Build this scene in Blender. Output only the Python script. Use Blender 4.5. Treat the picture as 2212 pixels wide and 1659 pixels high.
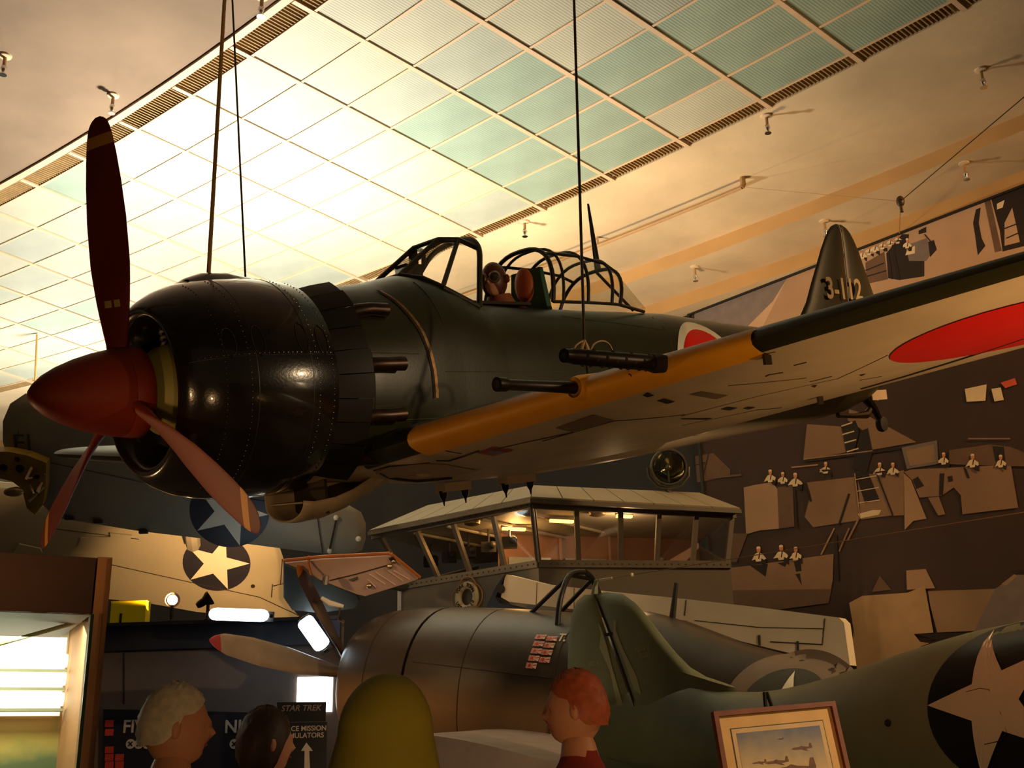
import bpy, bmesh, math, random
import numpy as np
from mathutils import Matrix, Vector
random.seed(7)
for o in list(bpy.data.objects): bpy.data.objects.remove(o)
SC = bpy.context.scene
COL = SC.collection
# ---------------------------------------------------------------- camera
F = 2400.0; CX, CY = 1106.0, 829.5; CAMZ = 1.55
PITCH = math.radians(18.677); ROLL = math.radians(-1.5)
FW = np.array([0, math.cos(PITCH), math.sin(PITCH)]); _rt = np.array([1.0, 0, 0]); _up = np.cross(_rt, FW)
RT = math.cos(ROLL)*_rt + math.sin(ROLL)*_up
UP = -math.sin(ROLL)*_rt + math.cos(ROLL)*_up
CAM = np.array([0, 0, CAMZ])
cam = bpy.data.cameras.new('camera'); camo = bpy.data.objects.new('camera', cam); COL.objects.link(camo)
cam.sensor_width = 36.0; cam.lens = 36.0*F/2212.0; cam.clip_start = .05; cam.clip_end = 300
m = Matrix.Identity(4)
for i in range(3):
    m[i][0] = RT[i]; m[i][1] = UP[i]; m[i][2] = -FW[i]; m[i][3] = CAM[i]
camo.matrix_world = m
SC.camera = camo
SC.view_settings.view_transform = 'Standard'; SC.view_settings.look = 'None'
SC.view_settings.exposure = 0.0; SC.view_settings.gamma = 1.0; SC.view_settings.use_curve_mapping = False
# ---------------------------------------------------------------- pixel -> direction helpers (2212 x 1659 frame)
def ray(x, y): return RT*(x-CX)/F - UP*(y-CY)/F + FW
def A(x, y, D): return CAM + ray(x, y)*D
def onz(x, y, z):
    d = ray(x, y); return CAM + d*(z-CAMZ)/d[2]
def onplane(x, y, P, N):
    d = ray(x, y); N = np.asarray(N, float); return CAM + d*((np.asarray(P)-CAM)@N)/(d@N)
def unit(v):
    v = np.asarray(v, float); return v/np.linalg.norm(v)
# the gallery is a ring-shaped building: its ceiling runs round a far centre
HC = 7.5; ZC = CAMZ+HC
TH = -0.7179114; RT_T = np.array([math.cos(TH), math.sin(TH)]); RT_N = np.array([-math.sin(TH), math.cos(TH)])
RING = HC/0.15160377; RMID = np.array([-0.16288141*HC, 1.64997497*HC]); RCEN = RMID - RT_N*RING
DU = 0.15688776*HC; DV = 0.09250887*HC; DA = DU/RING
def ring(w, a, z):
    d = (RING+w)*(math.sin(a)*RT_T + math.cos(a)*RT_N); return np.array([RCEN[0]+d[0], RCEN[1]+d[1], z])
def polar(P):
    d = np.asarray(P)[:2]-RCEN; return math.hypot(*d)-RING, math.atan2(d@RT_T, d@RT_N)
def onring(x, y, w):
    d = ray(x, y); o = -RCEN; a = d[:2]@d[:2]; b = 2*o@d[:2]; c = o@o-(RING+w)**2
    return CAM + d*((-b+math.sqrt(b*b-4*a*c))/2/a)
# ---------------------------------------------------------------- world and lights
W = bpy.data.worlds.new('world'); SC.world = W; W.use_nodes = True
W.node_tree.nodes['Background'].inputs[0].default_value = (1.0, .72, .45, 1); W.node_tree.nodes['Background'].inputs[1].default_value = .05
def aim(o, P, T):
    o.location = Vector(P); o.rotation_euler = (Vector(T)-Vector(P)).to_track_quat('-Z', 'Y').to_euler()
def spot(name, P, T, energy, color, size=60, blend=.6, rad=.08):
    l = bpy.data.lights.new(name, 'SPOT'); l.energy = energy; l.color = color; l.spot_size = math.radians(size); l.spot_blend = blend; l.shadow_soft_size = rad
    o = bpy.data.objects.new(name, l); COL.objects.link(o); aim(o, P, T); return o
WARM = (1.0, .57, .23); WARM2 = (1.0, .71, .40); HAL = (1.0, .93, .80)
spot('ceiling_uplight', (-3.4, 13.2, 5.6), (-3.5, 12.9, 9), 2300, HAL, 170, .6, .2)
spot('ceiling_uplight', (-8.0, 19.5, 5.8), (-8.2, 19.3, 9), 1600, HAL, 170, .6, .2)
spot('ceiling_uplight', (1.2, 14.2, 5.6), (1.2, 14.0, 9), 420, WARM2, 170, .6, .2)
spot('unseen_spot', (-5.6, 7.4, 1.6), (-2.0, 5.7, 3.2), 110, WARM, 40, .8, .08)
spot('unseen_spot', (-2.6, 1.6, 1.7), (-1.75, 5.6, 2.75), 150, WARM, 26, .9, .15)
spot('unseen_spot', (4.0, 1.4, 0.5), (3.1, 3.7, 3.3), 1050, WARM, 56, .9, .08)
spot('unseen_spot', (0.6, 0.2, 0.5), (0.9, 5.5, 3.1), 120, WARM, 80, .9, .1)  # general low fill added under the hung fighter's wing
spot('unseen_spot', (9.5, 7.5, 8.0), (5.0, 14.8, 4.0), 2700, WARM, 80, .9, .12)
spot('unseen_spot', (6.5, 3.5, 4.5), (2.2, 7.0, 1.7), 1000, WARM2, 75, .8, .12)  # added lamp, brightens the dive bomber and its star from the right
spot('unseen_spot', (7.6, 6.5, 5.0), (2.3, 10.4, 2.3), 250, WARM, 45, .8, .12)  # extra lamp added toward the navy fighter's folded wing
spot('unseen_spot', (-4.6, 8.5, 3.6), (-1.2, 12.0, 2.6), 260, WARM, 45, .8, .1)
spot('unseen_spot', (-5.0, 9.0, 5.2), (-.4, 14.0, 3.9), 300, WARM2, 45, .8, .1)  # lamp added to lift the bridge's left face and life ring
spot('unseen_spot', (-.9, 6.6, .3), (-.2, 10.2, 1.9), 60, WARM2, 70, .9, .1)  # added from below in place of floor bounce, for the inner wing underside
spot('unseen_spot', (-4.8, 8.0, 5.5), (2.3, 10.7, 2.6), 1000, WARM, 26, .7, .1)  # beam without a fixture, added to brighten the folded wing's pale side

# ---------------------------------------------------------------- materials
def srgb(r, g, b):
    def f(c):
        c /= 255.0; return c/12.92 if c <= .04045 else ((c+.055)/1.055)**2.4
    return (f(r), f(g), f(b), 1)
MATS = {}
def mat(name, col, rough=.6, metal=0.0, var=.12, vs=6.0, bump=0.0, bs=60.0, spec=.5, emit=None, es=0.0, coat=0.0):
    """principled material with a little noise in colour and relief"""
    if name in MATS: return MATS[name]
    mt = bpy.data.materials.new(name); mt.use_nodes = True; nt = mt.node_tree; bs_ = nt.nodes['Principled BSDF']
    bs_.inputs['Roughness'].default_value = rough; bs_.inputs['Metallic'].default_value = metal
    bs_.inputs['Specular IOR Level'].default_value = spec; bs_.inputs['Coat Weight'].default_value = coat
    tc = nt.nodes.new('ShaderNodeTexCoord')
    nz = nt.nodes.new('ShaderNodeTexNoise'); nz.inputs['Scale'].default_value = vs; nz.inputs['Detail'].default_value = 5
    nt.links.new(tc.outputs['Object'], nz.inputs['Vector'])
    rp = nt.nodes.new('ShaderNodeValToRGB'); c = np.array(col[:3])
    rp.color_ramp.elements[0].position = .3; rp.color_ramp.elements[1].position = .7
    rp.color_ramp.elements[0].color = (*np.clip(c*(1-var), 0, 1), 1); rp.color_ramp.elements[1].color = (*np.clip(c*(1+var), 0, 1), 1)
    nt.links.new(nz.outputs['Fac'], rp.inputs['Fac']); nt.links.new(rp.outputs['Color'], bs_.inputs['Base Color'])
    if bump:
        n2 = nt.nodes.new('ShaderNodeTexNoise'); n2.inputs['Scale'].default_value = bs; nt.links.new(tc.outputs['Object'], n2.inputs['Vector'])
        bp = nt.nodes.new('ShaderNodeBump'); bp.inputs['Strength'].default_value = bump; bp.inputs['Distance'].default_value = .01
        nt.links.new(n2.outputs['Fac'], bp.inputs['Height']); nt.links.new(bp.outputs['Normal'], bs_.inputs['Normal'])
    if emit is not None:
        bs_.inputs['Emission Color'].default_value = (*emit[:3], 1); bs_.inputs['Emission Strength'].default_value = es
    MATS[name] = mt; return mt
def mat_split(name, lo, hi, z, soft, rough, axis='Z', var=.12, bump=.0):
    """two paints that meet along a line at a height of the object (sprayed edge)"""
    if name in MATS: return MATS[name]
    mt = mat(name, hi, rough=rough, var=var, bump=bump); nt = mt.node_tree; b = nt.nodes['Principled BSDF']
    tc = nt.nodes.new('ShaderNodeTexCoord'); sp = nt.nodes.new('ShaderNodeSeparateXYZ'); nt.links.new(tc.outputs['Object'], sp.inputs[0])
    mr = nt.nodes.new('ShaderNodeMapRange'); mr.inputs[1].default_value = z-soft; mr.inputs[2].default_value = z+soft
    nt.links.new(sp.outputs[axis], mr.inputs[0])
    mx = nt.nodes.new('ShaderNodeMix'); mx.data_type = 'RGBA'; old = b.inputs['Base Color'].links[0].from_socket
    nt.links.new(mr.outputs[0], mx.inputs['Factor']); mx.inputs[6].default_value = lo; nt.links.new(old, mx.inputs[7]); nt.links.new(mx.outputs[2], b.inputs['Base Color'])
    return mt
def glass(name, tint=(.9, .95, .95, 1), alpha=.14, rough=.04):
    if name in MATS: return MATS[name]
    mt = bpy.data.materials.new(name); mt.use_nodes = True; nt = mt.node_tree; nt.nodes.clear()
    out = nt.nodes.new('ShaderNodeOutputMaterial'); tr = nt.nodes.new('ShaderNodeBsdfTransparent'); gl = nt.nodes.new('ShaderNodeBsdfGlossy'); mx = nt.nodes.new('ShaderNodeMixShader')
    tr.inputs[0].default_value = tint; gl.inputs['Roughness'].default_value = rough; mx.inputs[0].default_value = alpha
    nt.links.new(tr.outputs[0], mx.inputs[1]); nt.links.new(gl.outputs[0], mx.inputs[2]); nt.links.new(mx.outputs[0], out.inputs[0])
    MATS[name] = mt; return mt
# ---------------------------------------------------------------- mesh helpers
class MB:
    def __init__(s): s.v = []; s.f = []; s.m = []
    def add(s, vs, fs, mi=0):
        k = len(s.v); s.v += [tuple(float(c) for c in p) for p in vs]; s.f += [tuple(i+k for i in f) for f in fs]; s.m += [mi]*len(fs); return s
    def box(s, c, d, ax=None, mi=0, taper=1.0):
        ax = np.eye(3) if ax is None else np.asarray(ax, float); c = np.asarray(c, float); vs = []
        for dz in (-.5, .5):
            t = 1.0 if dz < 0 else taper
            for dx, dy in ((-.5, -.5), (.5, -.5), (.5, .5), (-.5, .5)): vs.append(c+ax[0]*dx*d[0]*t+ax[1]*dy*d[1]*t+ax[2]*dz*d[2])
        return s.add(vs, [(3, 2, 1, 0), (4, 5, 6, 7), (0, 1, 5, 4), (1, 2, 6, 5), (2, 3, 7, 6), (3, 0, 4, 7)], mi)
    def loft(s, rings, closed=True, cap0=True, cap1=True, mi=0):
        n = len(rings[0]); vs = [p for r in rings for p in r]; fs = []
        for i in range(len(rings)-1):
            for j in range(n if closed else n-1):
                j2 = (j+1) % n; fs.append((i*n+j, i*n+j2, (i+1)*n+j2, (i+1)*n+j))
        if cap0 and closed: fs.append(tuple(reversed(range(n))))
        if cap1 and closed: fs.append(tuple(range((len(rings)-1)*n, len(rings)*n)))
        return s.add(vs, fs, mi)
    def tube(s, pts, r, seg=8, mi=0, cap=True):
        pts = [np.asarray(p, float) for p in pts]; rs = r if isinstance(r, (list, tuple)) else [r]*len(pts); rings = []; up = None
        for i, p in enumerate(pts):
            t = unit(pts[min(i+1, len(pts)-1)]-pts[max(i-1, 0)])
            if up is None: up = np.array([0, 0, 1.0]) if abs(t[2]) < .9 else np.array([1.0, 0, 0])
            u = up-t*(up@t); u = unit(u); up = u; w = np.cross(t, u)
            rings.append([p+rs[i]*(math.cos(a)*u+math.sin(a)*w) for a in np.linspace(0, 2*math.pi, seg, endpoint=False)])
        return s.loft(rings, cap0=cap, cap1=cap, mi=mi)
    def lathe(s, prof, c=(0, 0, 0), ax=(1, 0, 0), seg=32, cap0=True, cap1=True, mi=0, ry=1.0):
        ax = unit(ax); u = np.array([0, 0, 1.0]) if abs(ax[2]) < .9 else np.array([1.0, 0, 0]); u = unit(u-ax*(u@ax)); w = np.cross(ax, u); c = np.asarray(c, float)
        return s.loft([[c+ax*h+max(r, 1e-4)*(math.cos(a)*u+ry*math.sin(a)*w) for a in np.linspace(0, 2*math.pi, seg, endpoint=False)] for h, r in prof], cap0=cap0, cap1=cap1, mi=mi)
    def prism(s, poly, ext, mi=0):
        poly = [np.asarray(p, float) for p in poly]; ext = np.asarray(ext, float); n = len(poly)
        return s.add(poly+[p+ext for p in poly], [tuple(range(n)), tuple(reversed(range(n, 2*n)))]+[(i, i+n, (i+1) % n+n, (i+1) % n) for i in range(n)], mi)
    def sphere(s, c, r, seg=16, rings=10, mi=0, ax=None):
        r = np.array([r]*3 if np.isscalar(r) else r, float); c = np.asarray(c, float); ax = np.eye(3) if ax is None else np.asarray(ax, float); R = []
        for k in range(rings+1):
            t = math.pi*k/rings; R.append([c+(ax.T@(r*np.array([max(math.sin(t), 1e-4)*math.cos(a), max(math.sin(t), 1e-4)*math.sin(a), math.cos(t)]))) for a in np.linspace(0, 2*math.pi, seg, endpoint=False)])
        return s.loft(R, mi=mi)
    def build(s, name, mats, parent=None, smooth=False, angle=40, off=None, fix=True):
        me = bpy.data.meshes.new(name)
        vs = s.v if off is None else [tuple(np.asarray(p)-off) for p in s.v]
        me.from_pydata(vs, [], s.f)
        for mt in (mats if isinstance(mats, (list, tuple)) else [mats]): me.materials.append(mt)
        for p, i in zip(me.polygons, s.m): p.material_index = i
        if fix:
            bm = bmesh.new(); bm.from_mesh(me); bmesh.ops.recalc_face_normals(bm, faces=bm.faces); bm.to_mesh(me); bm.free()
        if smooth:
            me.polygons.foreach_set('use_smooth', [True]*len(me.polygons)); me.set_sharp_from_angle(angle=math.radians(angle))
        o = bpy.data.objects.new(name, me); COL.objects.link(o)
        if parent is not None: o.parent = parent
        return o
def tag(o, label, cat, group=None):
    o['label'] = label; o['category'] = cat
    if group: o['group'] = group
    return o
def struct(o): o['kind'] = 'structure'; return o
def thing(name, label, cat, loc=(0, 0, 0), group=None, R=None):
    o = bpy.data.objects.new(name, None); COL.objects.link(o); o.empty_display_size = .1
    M = Matrix.Identity(4)
    if R is not None:
        for i in range(3):
            for j in range(3): M[i][j] = R[i][j]
    for i in range(3): M[i][3] = loc[i]
    o.matrix_world = M; return tag(o, label, cat, group)
def copy_part(o, parent, name=None):
    c = o.copy(); COL.objects.link(c); c.parent = parent; return c
def text_mesh(name, txt, size, mt, ext=.002, align='CENTER', bold=0.0, shear=0.0, space=1.0):
    cu = bpy.data.curves.new(name, 'FONT'); cu.body = txt; cu.size = size; cu.extrude = ext; cu.align_x = align; cu.align_y = 'CENTER'; cu.offset = bold; cu.shear = shear; cu.space_character = space
    t = bpy.data.objects.new(name, cu); COL.objects.link(t)
    me = bpy.data.meshes.new_from_object(t.evaluated_get(bpy.context.evaluated_depsgraph_get()))
    bpy.data.objects.remove(t); bpy.data.curves.remove(cu)
    me.materials.clear(); me.materials.append(mt); me.name = name
    o = bpy.data.objects.new(name, me); COL.objects.link(o); return o
def put(o, P, X, Y, parent=None):
    """place a flat thing: its x axis along X, its y axis along Y"""
    X = unit(X); Z = unit(np.cross(X, Y)); Y = np.cross(Z, X); M = Matrix.Identity(4)
    for i in range(3): M[i][0] = X[i]; M[i][1] = Y[i]; M[i][2] = Z[i]; M[i][3] = P[i]
    if parent is not None: o.parent = parent; o.matrix_local = M
    else: o.matrix_world = M
    return o
def star_poly(c, X, Y, r, rot=0.0):
    out = []
    for k in range(10):
        a = math.pi/2+rot+k*math.pi/5; q = r if k % 2 == 0 else r*.382
        out.append(np.asarray(c)+np.asarray(X)*q*math.cos(a)+np.asarray(Y)*q*math.sin(a))
    return out
def circle_poly(c, X, Y, r, n=40): return [np.asarray(c)+np.asarray(X)*r*math.cos(a)+np.asarray(Y)*r*math.sin(a) for a in np.linspace(0, 2*math.pi, n, endpoint=False)]
# ================================================================ SETTING
m_plaster = mat('ceiling_plaster', srgb(210, 186, 148), rough=.9, var=.16, vs=.8, bump=.35, bs=9)
m_plaster2 = mat('inner_plaster', srgb(136, 114, 92), rough=.9, var=.22, vs=.7, bump=.4, bs=7)
m_riser = mat('soffit_riser', srgb(190, 148, 92), rough=.9, var=.08, vs=1.5)
m_bar = mat('grid_bar_paint', srgb(206, 176, 140), rough=.6, var=.05)
m_vent = mat('vent_brown', srgb(150, 120, 74), rough=.8, var=.15)
m_darkwall = mat('navy_wall', srgb(38, 38, 44), rough=.85, var=.1, vs=2)
m_floor = mat('floor_carpet', srgb(70, 62, 58), rough=.95, var=.15, vs=30)
m_inner = mat('inner_wall_paint', srgb(120, 105, 88), rough=.9)
def ribbed(name, col, var):
    mt = mat(name, col, rough=.65, var=var, vs=1.6); nt = mt.node_tree
    tc = nt.nodes.new('ShaderNodeTexCoord'); wv = nt.nodes.new('ShaderNodeTexWave'); wv.inputs['Scale'].default_value = 9; wv.inputs['Distortion'].default_value = .4; wv.bands_direction = 'X'
    bp = nt.nodes.new('ShaderNodeBump'); bp.inputs['Strength'].default_value = .16; bp.inputs['Distance'].default_value = .02
    nt.links.new(tc.outputs['Object'], wv.inputs['Vector']); nt.links.new(wv.outputs['Fac'], bp.inputs['Height']); nt.links.new(bp.outputs['Normal'], nt.nodes['Principled BSDF'].inputs['Normal'])
    return mt
m_tiles = [ribbed('tile_cream', srgb(176, 174, 152), .07), ribbed('tile_green', srgb(138, 156, 138), .10), ribbed('tile_grey', srgb(160, 164, 148), .09)]
A0, A1 = -.46, .36
aa = list(np.linspace(A0, A1, 70))
def strip(mb, w0, z0, w1, z1, mi=0):
    n = len(aa); mb.add([ring(w0, a, z0) for a in aa]+[ring(w1, a, z1) for a in aa], [(i, i+1, n+i+1, n+i) for i in range(n-1)], mi)
mb = MB()
WI, WO = -3.5*DV, 3.5*DV
Z1, Z2 = 8.83, 8.60
strip(mb, -15, ZC, -2.74, ZC, 2); strip(mb, -2.74, ZC, -2.74, ZC+.2, 2); strip(mb, 2.68, ZC+.2, 2.68, ZC)
strip(mb, 2.68, ZC, 5.23, ZC); strip(mb, 5.23, ZC, 5.23, Z1, 1); strip(mb, 5.23, Z1, 6.25, Z1); strip(mb, 6.25, Z1, 6.25, Z2, 1); strip(mb, 6.25, Z2, 7.4, Z2)
strip(mb, -15, ZC+.35, 7.4, ZC+.35)
ceiling = struct(mb.build('ceiling', [m_plaster, m_riser, m_plaster2], fix=False))
def place_ring(o, w, a, z):
    P = ring(w, a, z); o.parent = ceiling; o.location = P; o.rotation_euler = (0, 0, TH-a)
def arc_box(w0, w1, half, z0, z1, n=2, gap=0.0):
    """curved slab about the ring, given about its own middle (x along the ring, y outwards)"""
    wm = (w0+w1)/2; mb_ = MB(); R_ = []
    for k in range(n+1):
        a = (-half+2*half*k/n)
        def q(w, z): return ((RING+w)*math.sin(a), (RING+w)*math.cos(a)-(RING+wm), z)
        R_.append([q(w0, z0), q(w1, z0), q(w1, z1), q(w0, z1)])
    return mb_.loft(R_)
gx = .012/RING
tile_me = []
for j in range(7):
    o = arc_box(WI+j*DV+.004, WI+(j+1)*DV-.004, DA/2-gx, .002, .03).build('ceiling_tile', m_tiles[0]); tile_me.append(o.data); bpy.data.objects.remove(o)
bar_me = []
for j in range(8):
    o = arc_box(WI+j*DV-.017, WI+j*DV+.017, DA/2-.03/RING, -.012, .03).build('cross_bar', m_bar); bar_me.append(o.data); bpy.data.objects.remove(o)
o = MB().box((0, 0, .005), (.06, WO-WI+.52, .045)).build('main_bar', m_bar); mbar_me = o.data; bpy.data.objects.remove(o)
vent_me = []
for w0, w1 in ((-2.70, WI-.02), (WO+.02, 2.66)):
    wm = (w0+w1)/2; mb = MB(); h = DU/2-.04
    mb.box((0, 0, .13), (2*h, w1-w0, .02))
    for k in range(22): mb.box((-h+.02+(2*h-.04)*k/21, 0, .06), (.016, w1-w0, .12))
    o = mb.build('vent_louvre', m_vent); vent_me.append((o.data, wm)); bpy.data.objects.remove(o)
rnd = random.Random(3)
greens = {(4, 3), (4, 4), (5, 3), (5, 4), (4, 5), (4, 6), (5, 6), (6, 4), (6, 5), (7, 5), (7, 6), (8, 6), (7, 4), (5, 5), (8, 5), (-3, 4), (-3, 5), (-4, 4), (-2, 5), (0, 0)}
I0, I1 = -13, 11
for i in range(I0, I1):
    am = (i+.5-4)*DA
    for j in range(7):
        o = bpy.data.objects.new('ceiling_tile', tile_me[j]); COL.objects.link(o); place_ring(o, WI+(j+.5)*DV, am, ZC)
        k = 1 if (i, j) in greens or (i > 6 and rnd.random() < .7) else (2 if rnd.random() < .3 else 0)
        o.material_slots[0].link = 'OBJECT'; o.material_slots[0].material = m_tiles[k]
    for j in range(8):
        o = bpy.data.objects.new('cross_bar', bar_me[j]); COL.objects.link(o); place_ring(o, WI+j*DV, am, ZC)
    for me, wm in vent_me:
        o = bpy.data.objects.new('vent_louvre', me); COL.objects.link(o); place_ring(o, wm, am, ZC)
    o = bpy.data.objects.new('main_bar', mbar_me); COL.objects.link(o); place_ring(o, 0, (i-4)*DA, ZC)
mb = MB(); strip(mb, -2.80, ZC-.03, -2.71, ZC-.03); strip(mb, -2.71, ZC-.03, -2.71, ZC+.1); strip(mb, -2.80, ZC, -2.80, ZC-.03)
mb.build('vent_trim', m_bar, ceiling, fix=False)
mb = MB(); mb.add([(-40, -12, 0), (30, -12, 0), (30, 45, 0), (-40, 45, 0)], [(0, 1, 2, 3)])
struct(mb.build('floor', m_floor, fix=False))
# outer walls: the mural wall is flat panels, the rest follows the ring
MP1 = onz(1490, 679, Z2); MP2 = onz(2211, 400, Z2); MD = unit((MP2-MP1)*np.array([1, 1, 0])); MN = np.array([-MD[1], MD[0], 0.])
if MN@(CAM-MP1) < 0: MN = -MN
MP3 = MP2+MD*9.0
def wall(name, pts, z0, z1, mt, th=.15):
    mb = MB()
    for (p, q) in zip(pts, pts[1:]):
        p = np.array([p[0], p[1], 0.]); q = np.array([q[0], q[1], 0.]); d = unit(q-p); n = np.array([-d[1], d[0], 0.])
        if n@(np.array([0, 6., 0])-p) > 0: n = -n
        mb.prism([p+[0, 0, z0], q+[0, 0, z0], q+[0, 0, z1], p+[0, 0, z1]], n*th)
    return struct(mb.build(name, mt))
m_sky = mat('mural_sky_print', srgb(186, 150, 118), rough=.75, var=.10, vs=1.2)
wall_r = wall('wall_right', [MP1, MP3], 0, Z2, mat('mural_dark_print', srgb(54, 30, 18), rough=.7, var=.14, vs=1.5))
ab = polar(MP1)[1]
wall('wall_back', [MP1]+[ring(6.7, a, 0) for a in np.linspace(ab-.03, -.27, 9)], 0, Z2+.02, m_darkwall)
wall('wall_far', [ring(6.7, a, 0) for a in np.linspace(-.27, -.46, 6)], 0, Z2+.02, mat('far_wall_paint', srgb(190, 178, 150), rough=.9))
wall('wall_left', [ring(-15, a, 0) for a in np.linspace(-.46, .36, 12)], 0, ZC+.1, m_inner)
# ---- the mural print: flat printed shapes on the right-hand wall
mp = {'s1': mat('print_steel', srgb(140, 106, 78), .75, var=.1, vs=1.5), 's2': mat('print_steel_light', srgb(168, 132, 100), .75, var=.1, vs=1.5), 's3': mat('print_steel_dim', srgb(104, 76, 56), .75, var=.1),
      'd': mat('print_shadow', srgb(34, 18, 10), .75, var=.1), 'w': mat('print_white', srgb(226, 200, 160), .75, var=.06), 'c': mat('print_canvas', srgb(176, 142, 100), .8, var=.16, vs=2.2), 'c2': mat('print_canvas_dim', srgb(146, 116, 86), .8, var=.16, vs=2),
      'f': mat('print_face', srgb(206, 132, 84), .75), 'k': m_sky, 'g': mat('print_grey', srgb(118, 104, 98), .75, var=.1), 'r': mat('print_red', srgb(206, 84, 50), .75)}
mkeys = list(mp); PR = MB(); layer = [0]
def pr(key, pts, conv=None):
    layer[0] += 1; off = MN*(.003+.00012*layer[0])
    if conv: pts = [(conv[0]+u/conv[2], conv[1]+v/conv[2]) for u, v in pts]
    P = [onplane(x, y, MP1+off, MN) for x, y in pts]
    for p in P: p[2] = min(p[2], Z2-.03)
    PR.add(P, [tuple(range(len(P)))], mkeys.index(key))
def prline(key, p, q, w, conv=None):
    if conv: p, q = [(conv[0]+u/conv[2], conv[1]+v/conv[2]) for u, v in (p, q)]; w = w/conv[2]
    d = unit(np.array(q, float)-p); n = np.array([-d[1], d[0]])*w/2; pr(key, [tuple(np.array(p)+n), tuple(np.array(q)+n), tuple(np.array(q)-n), tuple(np.array(p)-n)])
def sailor(u, v, s, conv, lean=1, key='w'):
    rs = random.Random(int(u*7+v)); j = lambda k=.25: rs.uniform(-k, k)
    pr('d', [(u-s*.2, v+s*2.2), (u+s*1.5, v+s*2.1), (u+s*(1.4+j()), v+s*(3.4+j())), (u+s*.5, v+s*(3.0+j(.5)))], conv)
    pr(key, [(u-s*(1.5+j()), v+s*(2.3+j())), (u-s*(1.2+j()), v+s*1.5), (u-s*.75, v+s*1.0), (u-s*.25, v+s*.72), (u+s*.3, v+s*.75), (u+s*.8, v+s*1.05), (u+s*(1.2+j()), v+s*1.4), (u+s*(1.5*lean+j()), v+s*(1.75+j())), (u+s*(1.1*lean), v+s*2.2), (u+s*.6, v+s*1.9), (u+s*.5, v+s*2.5), (u-s*.5, v+s*2.6), (u-s*.7, v+s*2.1)], conv)
    pr('d', [(u+s*.1, v+s*.75), (u+s*.35, v+s*.8), (u+s*.15, v+s*2.0), (u-s*.1, v+s*2.0)], conv)
    pr('f', [(u+s*.42*math.cos(t), v+s*.15+s*.60*math.sin(t)) for t in np.linspace(0, 2*math.pi, 12, endpoint=False)], conv)
    pr('w', [(u-s*.46, v-s*.02), (u-s*.42, v-s*.42), (u-s*.1, v-s*.58), (u+s*.3, v-s*.5), (u+s*.42, v-s*.15)], conv)
Z5 = (1480, 820, 2.963); Z3 = (1472, 1100, 2.967); Z6 = (1300, 300, 2.4254)
# sky behind the masts, up to the top edge
pr('k', [(1500, 676), (1760, 577), (2211, 400), (2420, 318), (2420, 640), (2212, 700), (1860, 770), (1500, 800)])
pr('g', [(1500, 679), (1700, 600), (1670, 650), (1600, 720), (1500, 770)])
pr('s2', [(1700, 600), (1760, 578), (1780, 700), (1640, 720)])
for q in (('d', [(1490, 600), (1570, 480), (1610, 500), (1600, 600), (1690, 640), (1690, 720), (1560, 740), (1500, 730)]), ('g', [(1590, 560), (1700, 520), (1740, 580), (1700, 640), (1610, 640)]), ('s3', [(1380, 650), (1480, 590), (1500, 735), (1390, 760)]),
          ('w', [(1600, 580), (1640, 560), (1640, 600), (1590, 610)]), ('d', [(2040, 310), (2212, 245), (2300, 215), (2300, 540), (2100, 590), (2085, 480)]), ('s3', [(2005, 330), (2035, 315), (2095, 585), (2060, 595)]),
          ('k', [(2110, 440), (2150, 360), (2175, 470), (2190, 540), (2110, 560)]), ('w', [(2070, 340), (2110, 320), (2100, 360), (2070, 370)]), ('d', [(1960, 370), (1985, 360), (1975, 440), (1990, 520), (2010, 560), (1970, 610), (1955, 500), (1945, 440)]),
          ('d', [(1660, 480), (1700, 460), (1700, 490), (1660, 500)]), ('d', [(1710, 540), (1740, 530), (1755, 580), (1720, 620)])): pr(q[0], q[1], Z6)
for (u, v) in ((1365, 585), (1400, 565), (1430, 550), (1470, 535), (1510, 520), (1550, 505), (1600, 530)): sailor(u, v, 17, Z6, random.choice((-1, 1)))
for a, b in (((1380, 690), (1480, 650)), ((1390, 720), (1490, 690)), ((1500, 600), (1520, 735)), ((1530, 590), (1560, 735)), ((2110, 470), (2212, 430)), ((2120, 520), (2212, 480)), ((1690, 500), (1750, 570))): prline('d', a, b, 6, Z6)
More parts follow.
